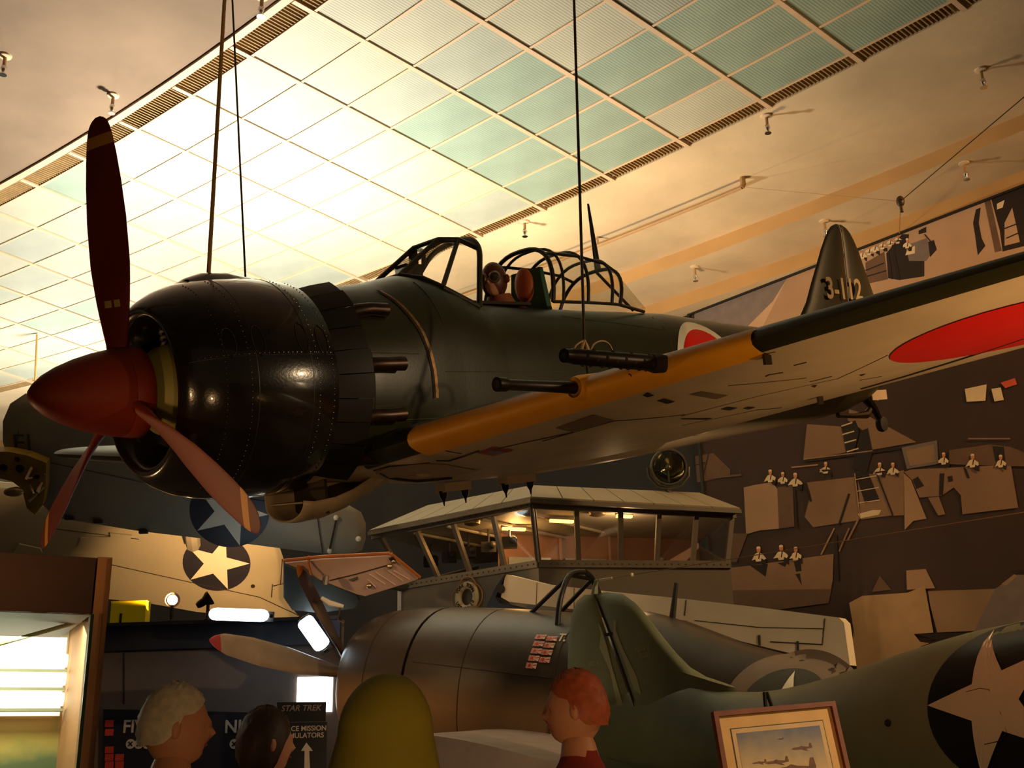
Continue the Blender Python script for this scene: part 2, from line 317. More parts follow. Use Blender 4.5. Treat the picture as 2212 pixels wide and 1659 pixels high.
# the island side below the wing
for q in (('s3', [(0, 500), (180, 470), (290, 575), (285, 620), (40, 665), (0, 670)]), ('s1', [(780, 285), (1000, 300), (1035, 465), (755, 515)]), ('s1', [(1050, 190), (1140, 215), (1480, 400), (1195, 450), (1130, 320), (1040, 260)]),
          ('s2', [(375, 690), (440, 675), (560, 655), (590, 700), (600, 955), (480, 965), (390, 990)]), ('s3', [(590, 690), (690, 670), (700, 940), (600, 955)]), ('s1', [(765, 660), (1090, 622), (1115, 900), (820, 945), (765, 880), (800, 740)]),
          ('s1', [(1100, 600), (1240, 605), (1335, 868), (1125, 895)]), ('d', [(1090, 600), (1170, 590), (1245, 770), (1150, 790)]), ('s1', [(1240, 605), (1400, 580), (1400, 868), (1335, 872)]), ('s2', [(1400, 600), (1445, 640), (1545, 890), (1460, 905), (1405, 962)]),
          ('s1', [(1400, 590), (1450, 575), (2085, 545), (2132, 820), (1775, 862), (1765, 740), (1720, 690), (1640, 745), (1500, 755), (1450, 640)]), ('s1', [(1555, 755), (1625, 750), (1665, 862), (1620, 870)]), ('g', [(1385, 435), (1612, 388), (1622, 540), (1420, 572)]),
          ('c2', [(1410, 455), (1590, 415), (1600, 525), (1440, 550)]), ('s3', [(1690, 452), (1950, 415), (2080, 430), (2180, 470), (2300, 500), (2300, 560), (1690, 542)]), ('d', [(1965, 425), (2040, 430), (2050, 520), (1985, 525)]),
          ('s1', [(280, 1205), (420, 1190), (950, 1115), (945, 1285), (918, 1430), (600, 1472), (295, 1445)]), ('s3', [(290, 1350), (930, 1340), (918, 1430), (600, 1472), (295, 1445)]), ('s3', [(285, 985), (400, 985), (330, 1170), (280, 1168)]),
          ('d', [(415, 1190), (530, 1180), (515, 1262)]), ('d', [(695, 1165), (740, 1160), (745, 1225), (710, 1230)]), ('d', [(705, 1245), (735, 1240), (748, 1320)]), ('d', [(590, 1175), (655, 1165), (640, 1200)]),
          ('s2', [(1415, 1222), (1540, 1212), (1600, 1335), (1420, 1345)]), ('s3', [(1245, 1255), (1320, 1345), (1195, 1360)]), ('w', [(1790, 60), (1930, 30), (1922, 135), (1802, 142)]), ('r', [(2020, 20), (2110, -10), (2125, 30), (2050, 55)]), ('w', [(1960, 60), (2020, 50), (2040, 130), (1980, 140)]),
          ('w', [(1105, 860), (1200, 835), (1255, 835), (1240, 865), (1120, 888)]), ('d', [(1120, 330), (1170, 310), (1200, 455), (1160, 600), (1070, 560)]), ('d', [(1000, 300), (1090, 260), (1115, 330), (1080, 470), (1030, 465)]),
          ('d', [(1455, 640), (1490, 620), (1530, 680), (1480, 700)]), ('d', [(1630, 600), (1660, 600), (1650, 740), (1625, 740)]), ('d', [(1680, 620), (1710, 615), (1715, 650), (1685, 655)]), ('d', [(1780, 560), (1800, 570), (1822, 630), (1805, 630)])): pr(q[0], q[1], Z5)
for a, b, w, k in (((770, 522), (1380, 440), 14, 'd'), ((760, 510), (1200, 455), 6, 's2'), ((1005, 352), (1082, 330), 8, 'w'), ((1020, 405), (1095, 384), 8, 'w'), ((1035, 462), (1110, 440), 8, 'w'), ((1000, 298), (1070, 275), 8, 'w'), ((1090, 640), (1225, 615), 5, 'w'), ((1100, 715), (1240, 690), 5, 'w'), ((1110, 790), (1245, 770), 5, 'w'),
                   ((1085, 600), (1120, 890), 7, 's2'), ((1050, 730), (985, 930), 14, 'd'), ((1230, 610), (1330, 870), 10, 'd'), ((955, 950), (870, 1120), 9, 's2'), ((1105, 900), (1040, 1030), 12, 's1'), ((1050, 950), (985, 1100), 10, 's1'), ((680, 562), (850, 545), 8, 's2'), ((1810, 378), (2080, 378), 9, 's1'),
                   ((20, 560), (130, 530), 5, 'd'), ((60, 480), (40, 640), 5, 'd'), ((150, 470), (120, 600), 5, 'd'), ((960, 990), (975, 1290), 22, 'd'), ((150, 630), (360, 610), 12, 's3'), ((700, 700), (715, 950), 12, 'd'), ((770, 660), (805, 780), 16, 'd')): prline(k, a, b, w, Z5)
for (u, v, s, l) in ((545, 590, 26, 1), (625, 605, 24, 1), (705, 612, 28, 1), (900, 540, 24, -1), (1245, 545, 26, -1), (1330, 545, 25, 1), (1655, 480, 25, 1), (1840, 490, 28, 1), (2020, 495, 26, 1), (470, 1085, 31, 1), (615, 1075, 31, 1), (708, 1085, 28, 1)): sailor(u, v, s, Z5, l)
for q in (('s1', [(2330, 300), (2700, 250), (2760, 520), (2340, 560)]), ('s3', [(2300, 620), (2900, 560), (2950, 800), (2320, 850)]), ('s2', [(2420, 640), (2700, 610), (2720, 760), (2440, 790)]), ('s1', [(2260, 1100), (2800, 1040), (2830, 1330), (2300, 1390)]), ('c2', [(2500, 1450), (3000, 1380), (3050, 1800), (2550, 1850)]), ('d', [(2850, -100), (3200, -180), (3250, 900), (2950, 950)])): pr(q[0], q[1], Z5)
for q in (('c', [(1075, 600), (1160, 555), (1450, 535), (1560, 490), (1615, 790), (1490, 800), (1530, 850), (1615, 860), (1615, 935), (1250, 1075), (1130, 1035), (1090, 900), (1105, 780)]), ('c2', [(1580, 525), (2010, 510), (1880, 780), (1640, 790), (1595, 620)]),
          ('c2', [(1640, 800), (1840, 790), (1830, 860), (1640, 920)]), ('d', [(1500, 800), (1830, 790), (1760, 850), (1640, 900), (1530, 880), (1640, 840)]), ('g', [(2010, 510), (2180, 400), (2300, 330), (2300, 690), (1870, 790)]), ('c2', [(2050, 480), (2140, 410), (2150, 430), (2080, 490)]), ('d', [(2110, 395), (2250, 385), (2250, 420), (2140, 420)])): pr(q[0], q[1], Z3)
mural = PR.build('mural_print', [mp[k] for k in mkeys], wall_r, fix=False)
mb = MB(); mb.box((MP1+MP3)/2+MN*.02+np.array([0, 0, -.015]), (np.linalg.norm(MP3-MP1), .04, .03), ax=[MD, MN, (0, 0, 1)]); mb.build('mural_edge', mat('edge_black', srgb(24, 18, 14), .6), wall_r)
mb = MB(); mb.box(np.array([MP1[0], MP1[1], Z2/2])+MN*.02, (.05, .05, Z2), ax=[MD, MN, (0, 0, 1)]); mb.build('mural_edge', MATS['edge_black'], wall_r)
# ---- ceiling fixtures
m_chrome = mat('chrome', (.7, .66, .58, 1), .22, 1.0, var=.05)
m_tan = mat('tan_paint', srgb(170, 130, 84), .6)
m_steelcable = mat('steel_cable', srgb(78, 62, 44), .5, .6)
def lampdrop(x, y, z, n, label):
    P = onz(x, y, z); t = thing('sprinkler_head', label, 'sprinkler', P, 'sprinkler heads on the ceiling')
    MB().lathe([(0, .07), (-.02, .065), (-.03, .02)], (0, 0, 0), (0, 0, 1), 14).build('rose', m_plaster, t, True)
    MB().tube([(0, 0, -.02), (0, 0, -.14)], .02, 8).build('stem', m_tan, t, True)
    MB().lathe([(-.14, .03), (-.17, .034), (-.19, .022), (-.235, .014), (-.24, .042), (-.25, .042)], (0, 0, 0), (0, 0, 1), 12).build('deflector', m_chrome, t, True)
for x, y, z, l in ((12, 120, ZC, 'chrome sprinkler head on the mottled plaster left of the tile grid'), (245, 205, ZC, 'chrome sprinkler head beside the vent strip above the propeller tip'), (1133, 478, ZC, 'chrome sprinkler head in the plaster above the aircraft windscreen'),
                   (1655, 250, ZC, 'chrome sprinkler head near the right-hand vent strip by the green tiles'), (2118, 150, ZC, 'chrome sprinkler head on the darkest part of the wide plaster band'), (1500, 576, Z1, 'chrome sprinkler head on the stepped soffit near the aerial mast'),
                   (1780, 477, Z1, 'chrome sprinkler head on the stepped soffit just above the tail fin'), (2082, 352, Z1, 'chrome sprinkler head on the stepped soffit above the mural masts'), (566, -8, ZC, 'chrome sprinkler head at the plaster edge beside the suspension rods')): lampdrop(x, y, z, 0, l)
aP = [polar(onz(x, y, 8.9))[1] for x, y in ((1040, 640), (1607, 408))]
pa = [ring(3.9, a, 8.9) for a in np.linspace(aP[0]-.06, aP[1], 24)]
pipe = thing('conduit_pipe', 'tan conduit pipe running under the plaster band to a turned-up end', 'pipe', pa[-1])
MB().tube(pa, .025, 8).build('pipe', m_tan, pipe, True, off=pa[-1])
MB().tube([pa[-1], pa[-1]+[.02, -.01, .04], pa[-1]+[.02, -.01, .16]], .04, 8).build('end_bracket', m_tan, pipe, True, off=pa[-1])
for k in (4, 10, 16): MB().box(pa[k]+[0, 0, .08], (.03, .03, .15)).build('pipe_hanger', m_tan, pipe, off=pa[-1])
def cable(name, label, pts, r, mt, group=None, cat='cable', seg=6):
    P0 = np.asarray(pts[-1], float); o = MB().tube(pts, r, seg).build(name, mt, None, True, off=P0); o.location = P0; return tag(o, label, cat, group)
KN = A(1945, 435, 13.2)
cable('guy_wire', 'thin dark wire slanting from the ceiling to a joint above the mural', [A(2330, 110, 10.0), KN], .006, m_steelcable)
cable('guy_wire', 'fine wire stretched level from the pipe end to the joint above the mural', [pa[-1]+[.02, -.01, .0], KN], .003, m_tan)
cable('guy_wire', 'short wire dropping from the joint to the top edge of the mural', [KN, onplane(1943, 504, MP1+MN*.1, MN)], .006, m_tan)
kn = MB().sphere(KN, (.05, .05, .07), 10, 8).tube([KN-[0, 0, .05], KN-[0, 0, .14]], .02, 8).build('wire_joint', m_steelcable, None, True, off=KN); kn.location = KN; tag(kn, 'small dark shackle where three wires meet above the mural', 'shackle')
# ================================================================ ZERO-TYPE FIGHTER (local frame: x aft, y starboard, z up)
def eul(y, p, r):
    cy, sy = math.cos(y), math.sin(y); cp, sp = math.cos(p), math.sin(p); cr, sr = math.cos(r), math.sin(r)
    return np.array([[cy, -sy, 0], [sy, cy, 0], [0, 0, 1]])@np.array([[cp, 0, sp], [0, 1, 0], [-sp, 0, cp]])@np.array([[1, 0, 0], [0, cr, -sr], [0, sr, cr]])
ZR = eul(*np.radians([41.698346, -13.20446, 7.58723])); ZT = np.array([-2.46498, 5.353837, 3.365151])
def zw(p): return ZR@np.asarray(p, float)+ZT
def zl(p): return ZR.T@(np.asarray(p, float)-ZT)
def zray(x, y, axis, val):
    o = zl(CAM); d = ZR.T@ray(x, y); return o+d*(val-o[axis])/d[axis]
zero = thing('fighter_aircraft', 'dark green propeller fighter with black cowling and red-brown spinner hung from the ceiling', 'aircraft', ZT, R=ZR)
GREEN = srgb(42, 41, 21); BEIGE = srgb(196, 176, 146)
m_green = mat('dark_green_paint', GREEN, .38, var=.14, vs=3, bump=.04, bs=120)
m_fus = mat_split('fuselage_paint', BEIGE, GREEN, -.50, .04, .36, bump=.04)
m_beige = mat('underside_paint', BEIGE, .5, var=.10, vs=3, bump=.05, bs=90)
m_black = mat('cowling_black', srgb(30, 24, 20), .2, var=.25, vs=8, bump=.05, bs=70, coat=.5)
m_maroon = mat('propeller_maroon', srgb(138, 48, 22), .5, var=.08, vs=5, spec=.25)
m_yellow = mat('identification_yellow', srgb(255, 172, 28), .5, var=.07, vs=8)
m_gun = mat('gunmetal', srgb(50, 40, 32), .4, .7, var=.2)
m_red = mat('insignia_red', srgb(214, 26, 22), .35, var=.04); m_white = mat('insignia_white', srgb(238, 228, 205), .45, var=.04)
m_line = mat('panel_gap', srgb(44, 32, 22), .8, var=.1)
m_olive = mat('interior_olive', srgb(170, 160, 84), .5, var=.08)
m_alu = mat('worn_metal', srgb(170, 150, 120), .35, .8, var=.2)
m_frame = mat('canopy_frame_paint', srgb(48, 44, 30), .4)
m_glass = glass('canopy_glass', (.86, .84, .78, 1), .10)
# --- spinner and propeller
MB().lathe([(0, .001), (.006, .03), (.03, .062), (.08, .105), (.15, .145), (.24, .183), (.34, .214), (.44, .236), (.475, .240), (.478, .237), (.482, .241), (.54, .249), (.575, .25), (.58, .245), (.58, .1)], seg=48, cap1=True).build('spinner', m_maroon, zero, True, 50)
def blade_ring(r, ph, x0=.49):
    # radius stations of one blade standing up (+z): chord, twist, thickness
    rs = [.16, .26, .36, .50, .70, .95, 1.15, 1.30, 1.40, 1.47, 1.51, 1.527]; ch = [.11, .115, .15, .20, .26, .285, .272, .245, .215, .175, .12, .04]; tk = [.105, .10, .075, .05, .036, .026, .02, .016, .013, .010, .008, .004]; tw = [54, 50, 44, 36, 28, 22, 19, 17, 16, 16, 15, 15]
    c = np.interp(r, rs, ch); t = np.interp(r, rs, tk); b = math.radians(np.interp(r, rs, tw)); out = []
    for k in range(20):
        a = 2*math.pi*k/20; u = c/2*math.cos(a); v = t/2*math.sin(a)*(1.0 if math.sin(a) > 0 else .5)
        x = x0+u*math.sin(b)+v*math.cos(b); y = -(u*math.cos(b))+v*math.sin(b)
        out.append(np.array([x, y, r]))
    cp, sp = math.cos(ph), math.sin(ph)
    return [np.array([p[0], p[1]*cp-p[2]*sp, p[1]*sp+p[2]*cp]) for p in out]
PSI = math.radians(-.3)
for k in range(3):
    ph = PSI+k*2*math.pi/3
    rr = [.16, .2, .26, .36, .43, .50, .60, .70, .82, .95, 1.05, 1.15, 1.23, 1.30, 1.36]
    b = MB().loft([blade_ring(r, ph) for r in rr]).build('propeller_blade', m_maroon, zero, True, 60)
    MB().loft([blade_ring(r, ph) for r in (1.36, 1.40, 1.425)]).build('tip_band', m_yellow, b, True, 60)
    MB().loft([blade_ring(r, ph) for r in (1.425, 1.455, 1.48, 1.50, 1.515, 1.522, 1.527)]).build('blade_tip', m_maroon, b, True, 60)
    if k == 0:
        for (y0, y1) in ((-.035, .005), (.02, .055)):
            R_ = []
            for r in (.46, .50):
                R2 = blade_ring(r, ph); a_, c_ = R2[0], R2[10]
                nrm = unit(np.cross(a_-c_, [0, 0, 1])); nrm = nrm if nrm[1] < 0 else -nrm
                R_.append([(a_+c_)/2+unit(a_-c_)*q+nrm*.03 for q in (y0, y1)])
            MB().add(R_[0]+R_[1], [(0, 1, 3, 2)]).build('maker_label', mat('label_yellow', srgb(222, 190, 96), .5), b, fix=False)
# --- engine and cowling
MB().lathe([(.585, .06), (.60, .16), (.70, .24), (.80, .27), (.95, .28)], seg=32).build('gear_case', m_olive, zero, True)
for k in range(9):
    a = k*2*math.pi/9+.2; d = np.array([0, math.sin(a), math.cos(a)]); cy = MB()
    cy.lathe([(.2, .10)]+[q for i in range(7) for q in ((.25+i*.035, .105), (.265+i*.035, .085))]+[(.5, .09), (.53, .06)], (.88, 0, 0), d, 12)
    cy.tube([np.array([.80, 0, 0])+d*.2, np.array([.80, 0, 0])+d*.5], .015, 6)
    cy.build('engine_cylinder', m_gun, zero, True)
cowl = [(.80, .36), (.70, .385), (.635, .405), (.605, .425), (.597, .445), (.605, .47), (.64, .508), (.70, .548), (.78, .584), (.88, .61), (1.0, .628), (1.15, .638), (1.30, .638), (1.42, .628), (1.475, .62), (1.475, .60), (1.3, .60), (1.0, .59)]
m_seam = mat('seam_brown', srgb(52, 40, 30), .4)
cw = MB().lathe(cowl, seg=64, cap0=False, cap1=False).build('cowling', m_black, zero, True, 60)
def seam_ring(x, r, w=.006): return MB().lathe([(x-w, r-.001), (x-w*.5, r+.002), (x+w*.5, r+.002), (x+w, r-.001)], seg=64, cap0=False, cap1=False)
for x, r in ((.97, .6232), (1.30, .6378)): seam_ring(x, r, .003).build('panel_seam', m_seam, cw, True)
def cowl_r(x): return np.interp(x, [q[0] for q in cowl[4:15]], [q[1] for q in cowl[4:15]])
def cowl_pt(x, ang, off=.0):    # ang from top towards port
    r = cowl_r(x)+off; return np.array([x, -r*math.sin(ang), r*math.cos(ang)])
rv = MB()
for x in np.linspace(.68, 1.44, 28): rv.sphere(cowl_pt(x, math.radians(79), .0), .005, 6, 4)
for x in (.80, .93, 1.34, 1.44):
    for a in np.linspace(20, 160, 46): rv.sphere(cowl_pt(x, math.radians(a), .0), .0045, 6, 4)
rv.build('rivets', m_black, cw, True)['kind'] = 'stuff'
MB().tube([cowl_pt(x, math.radians(80), -.0005) for x in np.linspace(.64, 1.46, 24)], .0025, 5).build('panel_seam', m_seam, cw, True)
for x, a in ((.84, 72), (1.0, 72), (1.27, 71), (1.40, 72)):
    MB().tube([cowl_pt(x+.035*math.sin(t), math.radians(a+8*math.cos(t)), .002) for t in np.linspace(0, 2*math.pi, 20)], .0025, 5).build('latch_outline', m_seam, cw, True)
    for s in (-8, 8): MB().sphere(cowl_pt(x, math.radians(a+s), -.002), .009, 8, 6).build('fastener', m_gun, cw, True)
# carburettor scoop on top
sc = []
for x, h, w_ in ((.86, .0, .10), (.90, .022, .13), (1.0, .045, .14), (1.15, .045, .13), (1.30, .02, .10), (1.40, .0, .06)):
    r = cowl_r(x); sc.append([np.array([x, (-w_+2*w_*t), math.sqrt(max(r*r-(w_*(2*t-1))**2, 0))-.01+(h+.01)*math.sin(math.pi*t)**.6]) for t in np.linspace(0.001, .999, 9)])
MB().loft(sc, closed=False).build('air_scoop', m_black, cw, True, 60, fix=False)
MB().add([cowl_pt(.885, a, .012) for a in np.linspace(-.16, .16, 7)]+[cowl_pt(.90, a, .003) for a in np.linspace(-.16, .16, 7)], [(i, i+1, i+8, i+7) for i in range(6)]).build('scoop_mouth', m_line, cw, fix=False)
# cowl flaps, one by one
m_flap = mat('flap_black', srgb(26, 20, 16), .5, var=.2, vs=12)
for s in (-1, 1):
    for k in range(10):
        a0 = math.radians(28+12.6*k); a1 = a0+math.radians(12.0); R_ = []
        open_ = .045+.012*math.sin(k*1.7)
        for x, r in ((1.47, .615), (1.56, .62+open_*.45), (1.685, .62+open_)):
            R_.append([np.array([x, s*(r+o_)*math.sin(a), (r+o_)*math.cos(a)]) for o_, aset in ((0, np.linspace(a0, a1, 4)), (-.012, np.linspace(a1, a0, 4))) for a in aset])
        MB().loft(R_).build('cowl_flap', m_flap, zero, True, 35)
# exhaust stubs
m_exh = mat('exhaust_burnt', srgb(64, 44, 36), .38, .6, var=.3, vs=14)
for s in (-1, 1):
    for z, dz in ((.36, .03), (.045, .0), (-.24, -.01), (-.47, -.02)):
        yb = math.sqrt(max(.60**2-z*z, .01))+.035; pts = [np.array([1.52, s*(yb-.10), z-.03]), np.array([1.62, s*(yb-.05), z-.02]), np.array([1.72, s*(yb-.01), z+dz*.6]), np.array([1.82, s*(yb+.0), z+dz]), np.array([1.93, s*(yb+.005), z+dz*.8])]
        e = MB().tube(pts, [.036, .040, .042, .040, .043], 12).build('exhaust_stub', m_exh, zero, True)
        MB().lathe([(0, .04), (.004, .035)], pts[-1], unit(pts[-1]-pts[-2]), 12).build('exhaust_mouth', m_line, e)
# --- fuselage
FS = [(1.46, .57, -.58, .57), (1.75, .60, -.60, .585), (2.05, .635, -.62, .58), (2.30, .69, -.65, .57), (2.46, .685, -.665, .56), (2.60, .635, -.675, .555), (2.74, .575, -.68, .55), (2.86, .52, -.685, .545), (3.20, .505, -.69, .535), (3.60, .495, -.69, .52), (4.0, .49, -.68, .505), (4.5, .49, -.655, .48), (5.0, .49, -.625, .445), (5.4, .465, -.60, .415), (6.0, .42, -.565, .365), (6.6, .385, -.535, .31), (7.2, .35, -.50, .25), (7.8, .32, -.44, .185), (8.3, .29, -.34, .125), (8.7, .24, -.20, .07), (8.95, .17, -.05, .025)]
FX = [f[0] for f in FS]
def fus(x): return [np.interp(x, FX, [f[k] for f in FS]) for k in (1, 2, 3)]
def fexp(x): return float(np.interp(x, [1.46, 2.1, 2.6, 4.4, 5.4], [2.1, 2.25, 2.7, 2.7, 2.25]))
def fus_ring(x, n=48):
    t, b, w = fus(x); zc = (t+b)/2; h = (t-b)/2; e = 2/fexp(x); out = []
    for k in range(n):
        a = 2*math.pi*k/n; c, s = math.cos(a), math.sin(a); out.append(np.array([x, math.copysign(abs(s)**e, s)*w, zc+math.copysign(abs(c)**e, c)*h]))
    return out
def fus_y(x, z):
    t, b, w = fus(x); zc = (t+b)/2; h = (t-b)/2; n = fexp(x); return w*max(1-abs((z-zc)/h)**n, 0)**(1/n)
xs = sorted(set(list(np.linspace(1.46, 8.95, 60))+FX))
fo = MB().loft([fus_ring(x) for x in xs]).build('fuselage', m_fus, zero, True, 50)
# worn skin joint behind the engine
jp = [(2.02, .535), (2.06, .47), (2.10, .38), (2.15, .26), (2.18, .14), (2.20, .0), (2.205, -.15)]
jz = np.linspace(.54, -.16, 30); J = []
for z in jz:
    x = np.interp(-z, [-q[1] for q in jp], [q[0] for q in jp]); J.append([np.array([x+dx, -fus_y(x+dx, z)-.004, z]) for dx in (0, .022)])
MB().loft(J, closed=False).build('skin_joint', mat('joint_bare_metal', srgb(150, 112, 66), .45, .4, var=.45, vs=30), fo, fix=False)
MB().loft([[p-[.02, .0, 0] for p in r] for r in J], closed=False).build('skin_gap', m_line, fo, fix=False)
def fus_line(pts, w=.004, mt=None):
    R_ = []
    P = []
    for (x0, z0), (x1, z1) in zip(pts, pts[1:]):
        for t in np.linspace(0, 1, 8): P.append((x0+(x1-x0)*t, z0+(z1-z0)*t))
    MB().tube([np.array([x, -fus_y(x, z)-.001, z]) for x, z in P], w, 5).build('panel_line', mt or MATS['panel_line_green'], fo, True)
mat('panel_line_green', srgb(70, 68, 40), .6)
for L in ([(1.75, .12), (1.75, -.3)], [(1.75, .12), (2.1, .11)], [(2.3, .0), (3.4, -.02)], [(2.3, .60), (2.35, .3)], [(3.6, .40), (4.7, .30)], [(4.7, .42), (4.7, -.3)], [(1.75, -.28), (2.3, -.28)]): fus_line(L, .003)
# fuselage roundel
def fus_disc(cx, cz, r, off, name, mt):
    V = [np.array([cx, -fus_y(cx, cz)-off, cz])]; Fc = []; n = 40; K = 6
    for k in range(1, K+1):
        for j in range(n):
            a = 2*math.pi*j/n; x = cx+r*k/K*math.cos(a); z = cz+r*k/K*math.sin(a); V.append(np.array([x, -fus_y(x, z)-off, z]))
    for j in range(n): Fc.append((0, 1+j, 1+(j+1) % n))
    for k in range(K-1):
        for j in range(n): a = 1+k*n+j; b = 1+k*n+(j+1) % n; Fc.append((a, a+n, b+n, b))
    o = MB().add(V, Fc).build(name, mt, fo, True, fix=False); return o
fus_disc(5.16, -.07, .455, .005, 'roundel_border', m_white); fus_disc(5.16, -.07, .385, .008, 'roundel', m_red)
# oil-cooler scoop under the nose
sc = []
for x, zt, zb, w_ in ((1.43, -.50, -.81, .22), (1.50, -.50, -.82, .225), (1.65, -.50, -.81, .22), (1.80, -.50, -.775, .20), (1.95, -.50, -.72, .17), (2.15, -.50, -.66, .12)):
    sc.append([np.array([x-.12*max(0, (p_ := (z_-zb)/(zt-zb)))*0, y_, z_]) for y_, z_ in [(w_*math.cos(a), (zb+.12)+(.12)*math.sin(a) if math.sin(a) < 0 else zt+ .0*math.sin(a)) for a in np.linspace(0, -math.pi, 15)]])
so = MB().loft(sc, closed=False).build('oil_cooler_scoop', m_beige, zero, True, 60, fix=False)
md = so.modifiers.new('thick', 'SOLIDIFY'); md.thickness = .012; md.offset = 1
MB().box((1.62, 0, -.68), (.02, .34, .2)).build('cooler_core', m_line, so)
MB().tube([(1.45, -.18, -.70), (1.45, .18, -.70)], .008, 6).build('scoop_bar', m_alu, so)
# --- wing
def wsec(ya):
    xl, zl_, xt, zt = 1.75+.04*(ya-.6), -.435+.0934*(ya-.6), 4.44-.224*(ya-.6), -.558+.0934*(ya-.6)
    if ya > 4.5:
        s = min((ya-4.5)/1.0, 1); k = math.sqrt(max(1-s*s, .0004)); xm = xl+.42*(xt-xl); zm = zl_+.42*(zt-zl_)
        xl, xt = xm-(xm-xl)*k, xm+(xt-xm)*k; zl_, zt = zm-(zm-zl_)*k, zm+(zt-zm)*k
    return xl, zl_, xt, zt, (.128-.008*ya)
def yt(c, t): return 5*t*(.2969*math.sqrt(max(c, 0))-.126*c-.3516*c*c+.2843*c**3-.1036*c**4)
def wz(x, ya, side):
    xl, z0, xt, z1, t = wsec(ya); C_ = xt-xl; c = min(max((x-xl)/C_, 0), 1); return z0+(z1-z0)*c+(1.08 if side > 0 else -.86)*yt(c, t)*C_
CU = [.5*(1-math.cos(math.pi*k/16)) for k in range(17)]
def wring(ya, s, off=0.0):
    xl, z0, xt, z1, t = wsec(ya); C_ = xt-xl
    up = [np.array([xl+C_*c, s*ya, z0+(z1-z0)*c+1.08*yt(c, t)*C_]) for c in reversed(CU)]; lo = [np.array([xl+C_*c, s*ya, z0+(z1-z0)*c-.86*yt(c, t)*C_]) for c in CU[1:]]
    return up+lo
YS = [.30, .6, 1.0, 1.5, 2.0, 2.5, 3.0, 3.5, 4.0, 4.5, 4.7, 4.9, 5.05, 5.2, 5.3, 5.38, 5.44, 5.48, 5.495]
def side_colour(mb, n=33):
    # upper skin and the nose are green, the rest of the lower skin beige
    for q in range(len(mb.f)):
        f = mb.f[q]
        if len(f) == 4:
            j = min(i % n for i in f) if (max(i % n for i in f)-min(i % n for i in f)) < n-2 else n-1
            mb.m[q] = 0 if j < 18 else 1
wings = {}
for s in (-1, 1):
    mb = MB(); mb.loft([wring(y, s) for y in YS]); side_colour(mb); wings[s] = mb.build('wing', [m_green, m_beige], zero, True, 50)
    R_ = []
    for ya in [.82+i*(3.10-.82)/20 for i in range(21)]:
        xl, z0, xt, z1, t = wsec(ya); C_ = xt-xl; row = []
        for c, sd in [(.030, 1), (.018, 1), (.009, 1), (.003, 1), (0, 1), (.004, -1), (.012, -1), (.025, -1), (.04, -1), (.055, -1)]:
            zz = z0+(z1-z0)*c+(1.08 if sd > 0 else -.86)*yt(c, t)*C_; row.append(np.array([xl+C_*c-.004, s*ya, zz+(.003 if sd > 0 else -.004)]))
        R_.append(row)
    MB().loft(R_, closed=False).build('leading_edge_stripe', m_yellow, wings[s], True, 60, fix=False)
    # root fillet
    R_ = []
    for x in np.linspace(1.85, 4.7, 22):
        k = math.sin(math.pi*min(max((x-1.85)/2.85, 0), 1))**.5; row = []; zf = -.435+.24*k; yf = fus_y(x, zf)*.995; xw = min(x, 4.35); yw = .60+.22*k
        zw_ = wz(xw, yw, 1)
        for t in np.linspace(0, 1, 7): row.append(np.array([x, s*((1-t)**2*yf+2*t*(1-t)*(yf+.02)+t*t*yw), (1-t)**2*zf+2*t*(1-t)*zw_+t*t*(zw_-.005)]))
        R_.append(row)
    MB().loft(R_, closed=False).build('wing_fillet', m_green, zero, True, 60, fix=False)
PW = wings[-1]
def whit(x, y):
    """where the line of sight meets the lower skin of the port wing"""
    o = zl(CAM); d = ZR.T@ray(x, y); t = 3.0
    for _ in range(60):
        p = o+d*t; g = p[2]-wz(p[0], max(-p[1], .3), -1); p2 = o+d*(t+1e-3); g2 = p2[2]-wz(p2[0], max(-p2[1], .3), -1)
        st = -g/((g2-g)/1e-3+1e-9); t += max(min(st, .5), -.5)
    return o+d*t
def wskin(x, y, off=.004): return np.array([x, y, wz(x, -y, -1)-off])
def wing_patch(pts, name, mt, off=.004, par=None):
    """flat marking that follows the lower skin"""
    P = [whit(*q) for q in pts]; n = len(P); c = sum(P)/n; V = [wskin(c[0], c[1], off)]; K = 4; Fc = []
    for k in range(1, K+1):
        for p in P: q = c+(p-c)*k/K; V.append(wskin(q[0], q[1], off))
    for j in range(n): Fc.append((0, 1+j, 1+(j+1) % n))
    for k in range(K-1):
        for j in range(n): a = 1+k*n+j; b = 1+k*n+(j+1) % n; Fc.append((a, a+n, b+n, b))
    return MB().add(V, Fc).build(name, mt, par or PW, fix=False)
def wing_line(pts, w=.004, name='panel_line', mt=None):
    P = [whit(*q) for q in pts]; L = []
    for p, q in zip(P, P[1:]):
        for t in np.linspace(0, 1, 8): r = p+(q-p)*t; L.append(wskin(r[0], r[1], .0))
    return MB().tube(L, w, 5).build(name, mt or m_line, PW, True)
def z5(*q): return [(740+u/2.962, 480+v/2.962) for u, v in q]
def z6(*q): return [(1472+u/2.962, 480+v/2.962) for u, v in q]
hx = [whit(*q) for q in ((1922, 760), (1960, 728), (2050, 688), (2130, 662), (2000, 775), (2080, 764))]
Mx = np.array([[2*p[0], 2*p[1], 1] for p in hx]); sol = np.linalg.lstsq(Mx, np.array([p[0]**2+p[1]**2 for p in hx]), rcond=None)[0]; hr = math.sqrt(sol[2]+sol[0]**2+sol[1]**2)
print('HINO', sol[:2], hr, hx)
hc, hr = (2.93, -3.93), .70
V = [wskin(hc[0], hc[1], .005)]; n = 48; K = 8; Fc = []
for k in range(1, K+1):
    for j in range(n): a = 2*math.pi*j/n; V.append(wskin(hc[0]+hr*k/K*math.cos(a), hc[1]+hr*k/K*math.sin(a), .005))
for j in range(n): Fc.append((0, 1+j, 1+(j+1) % n))
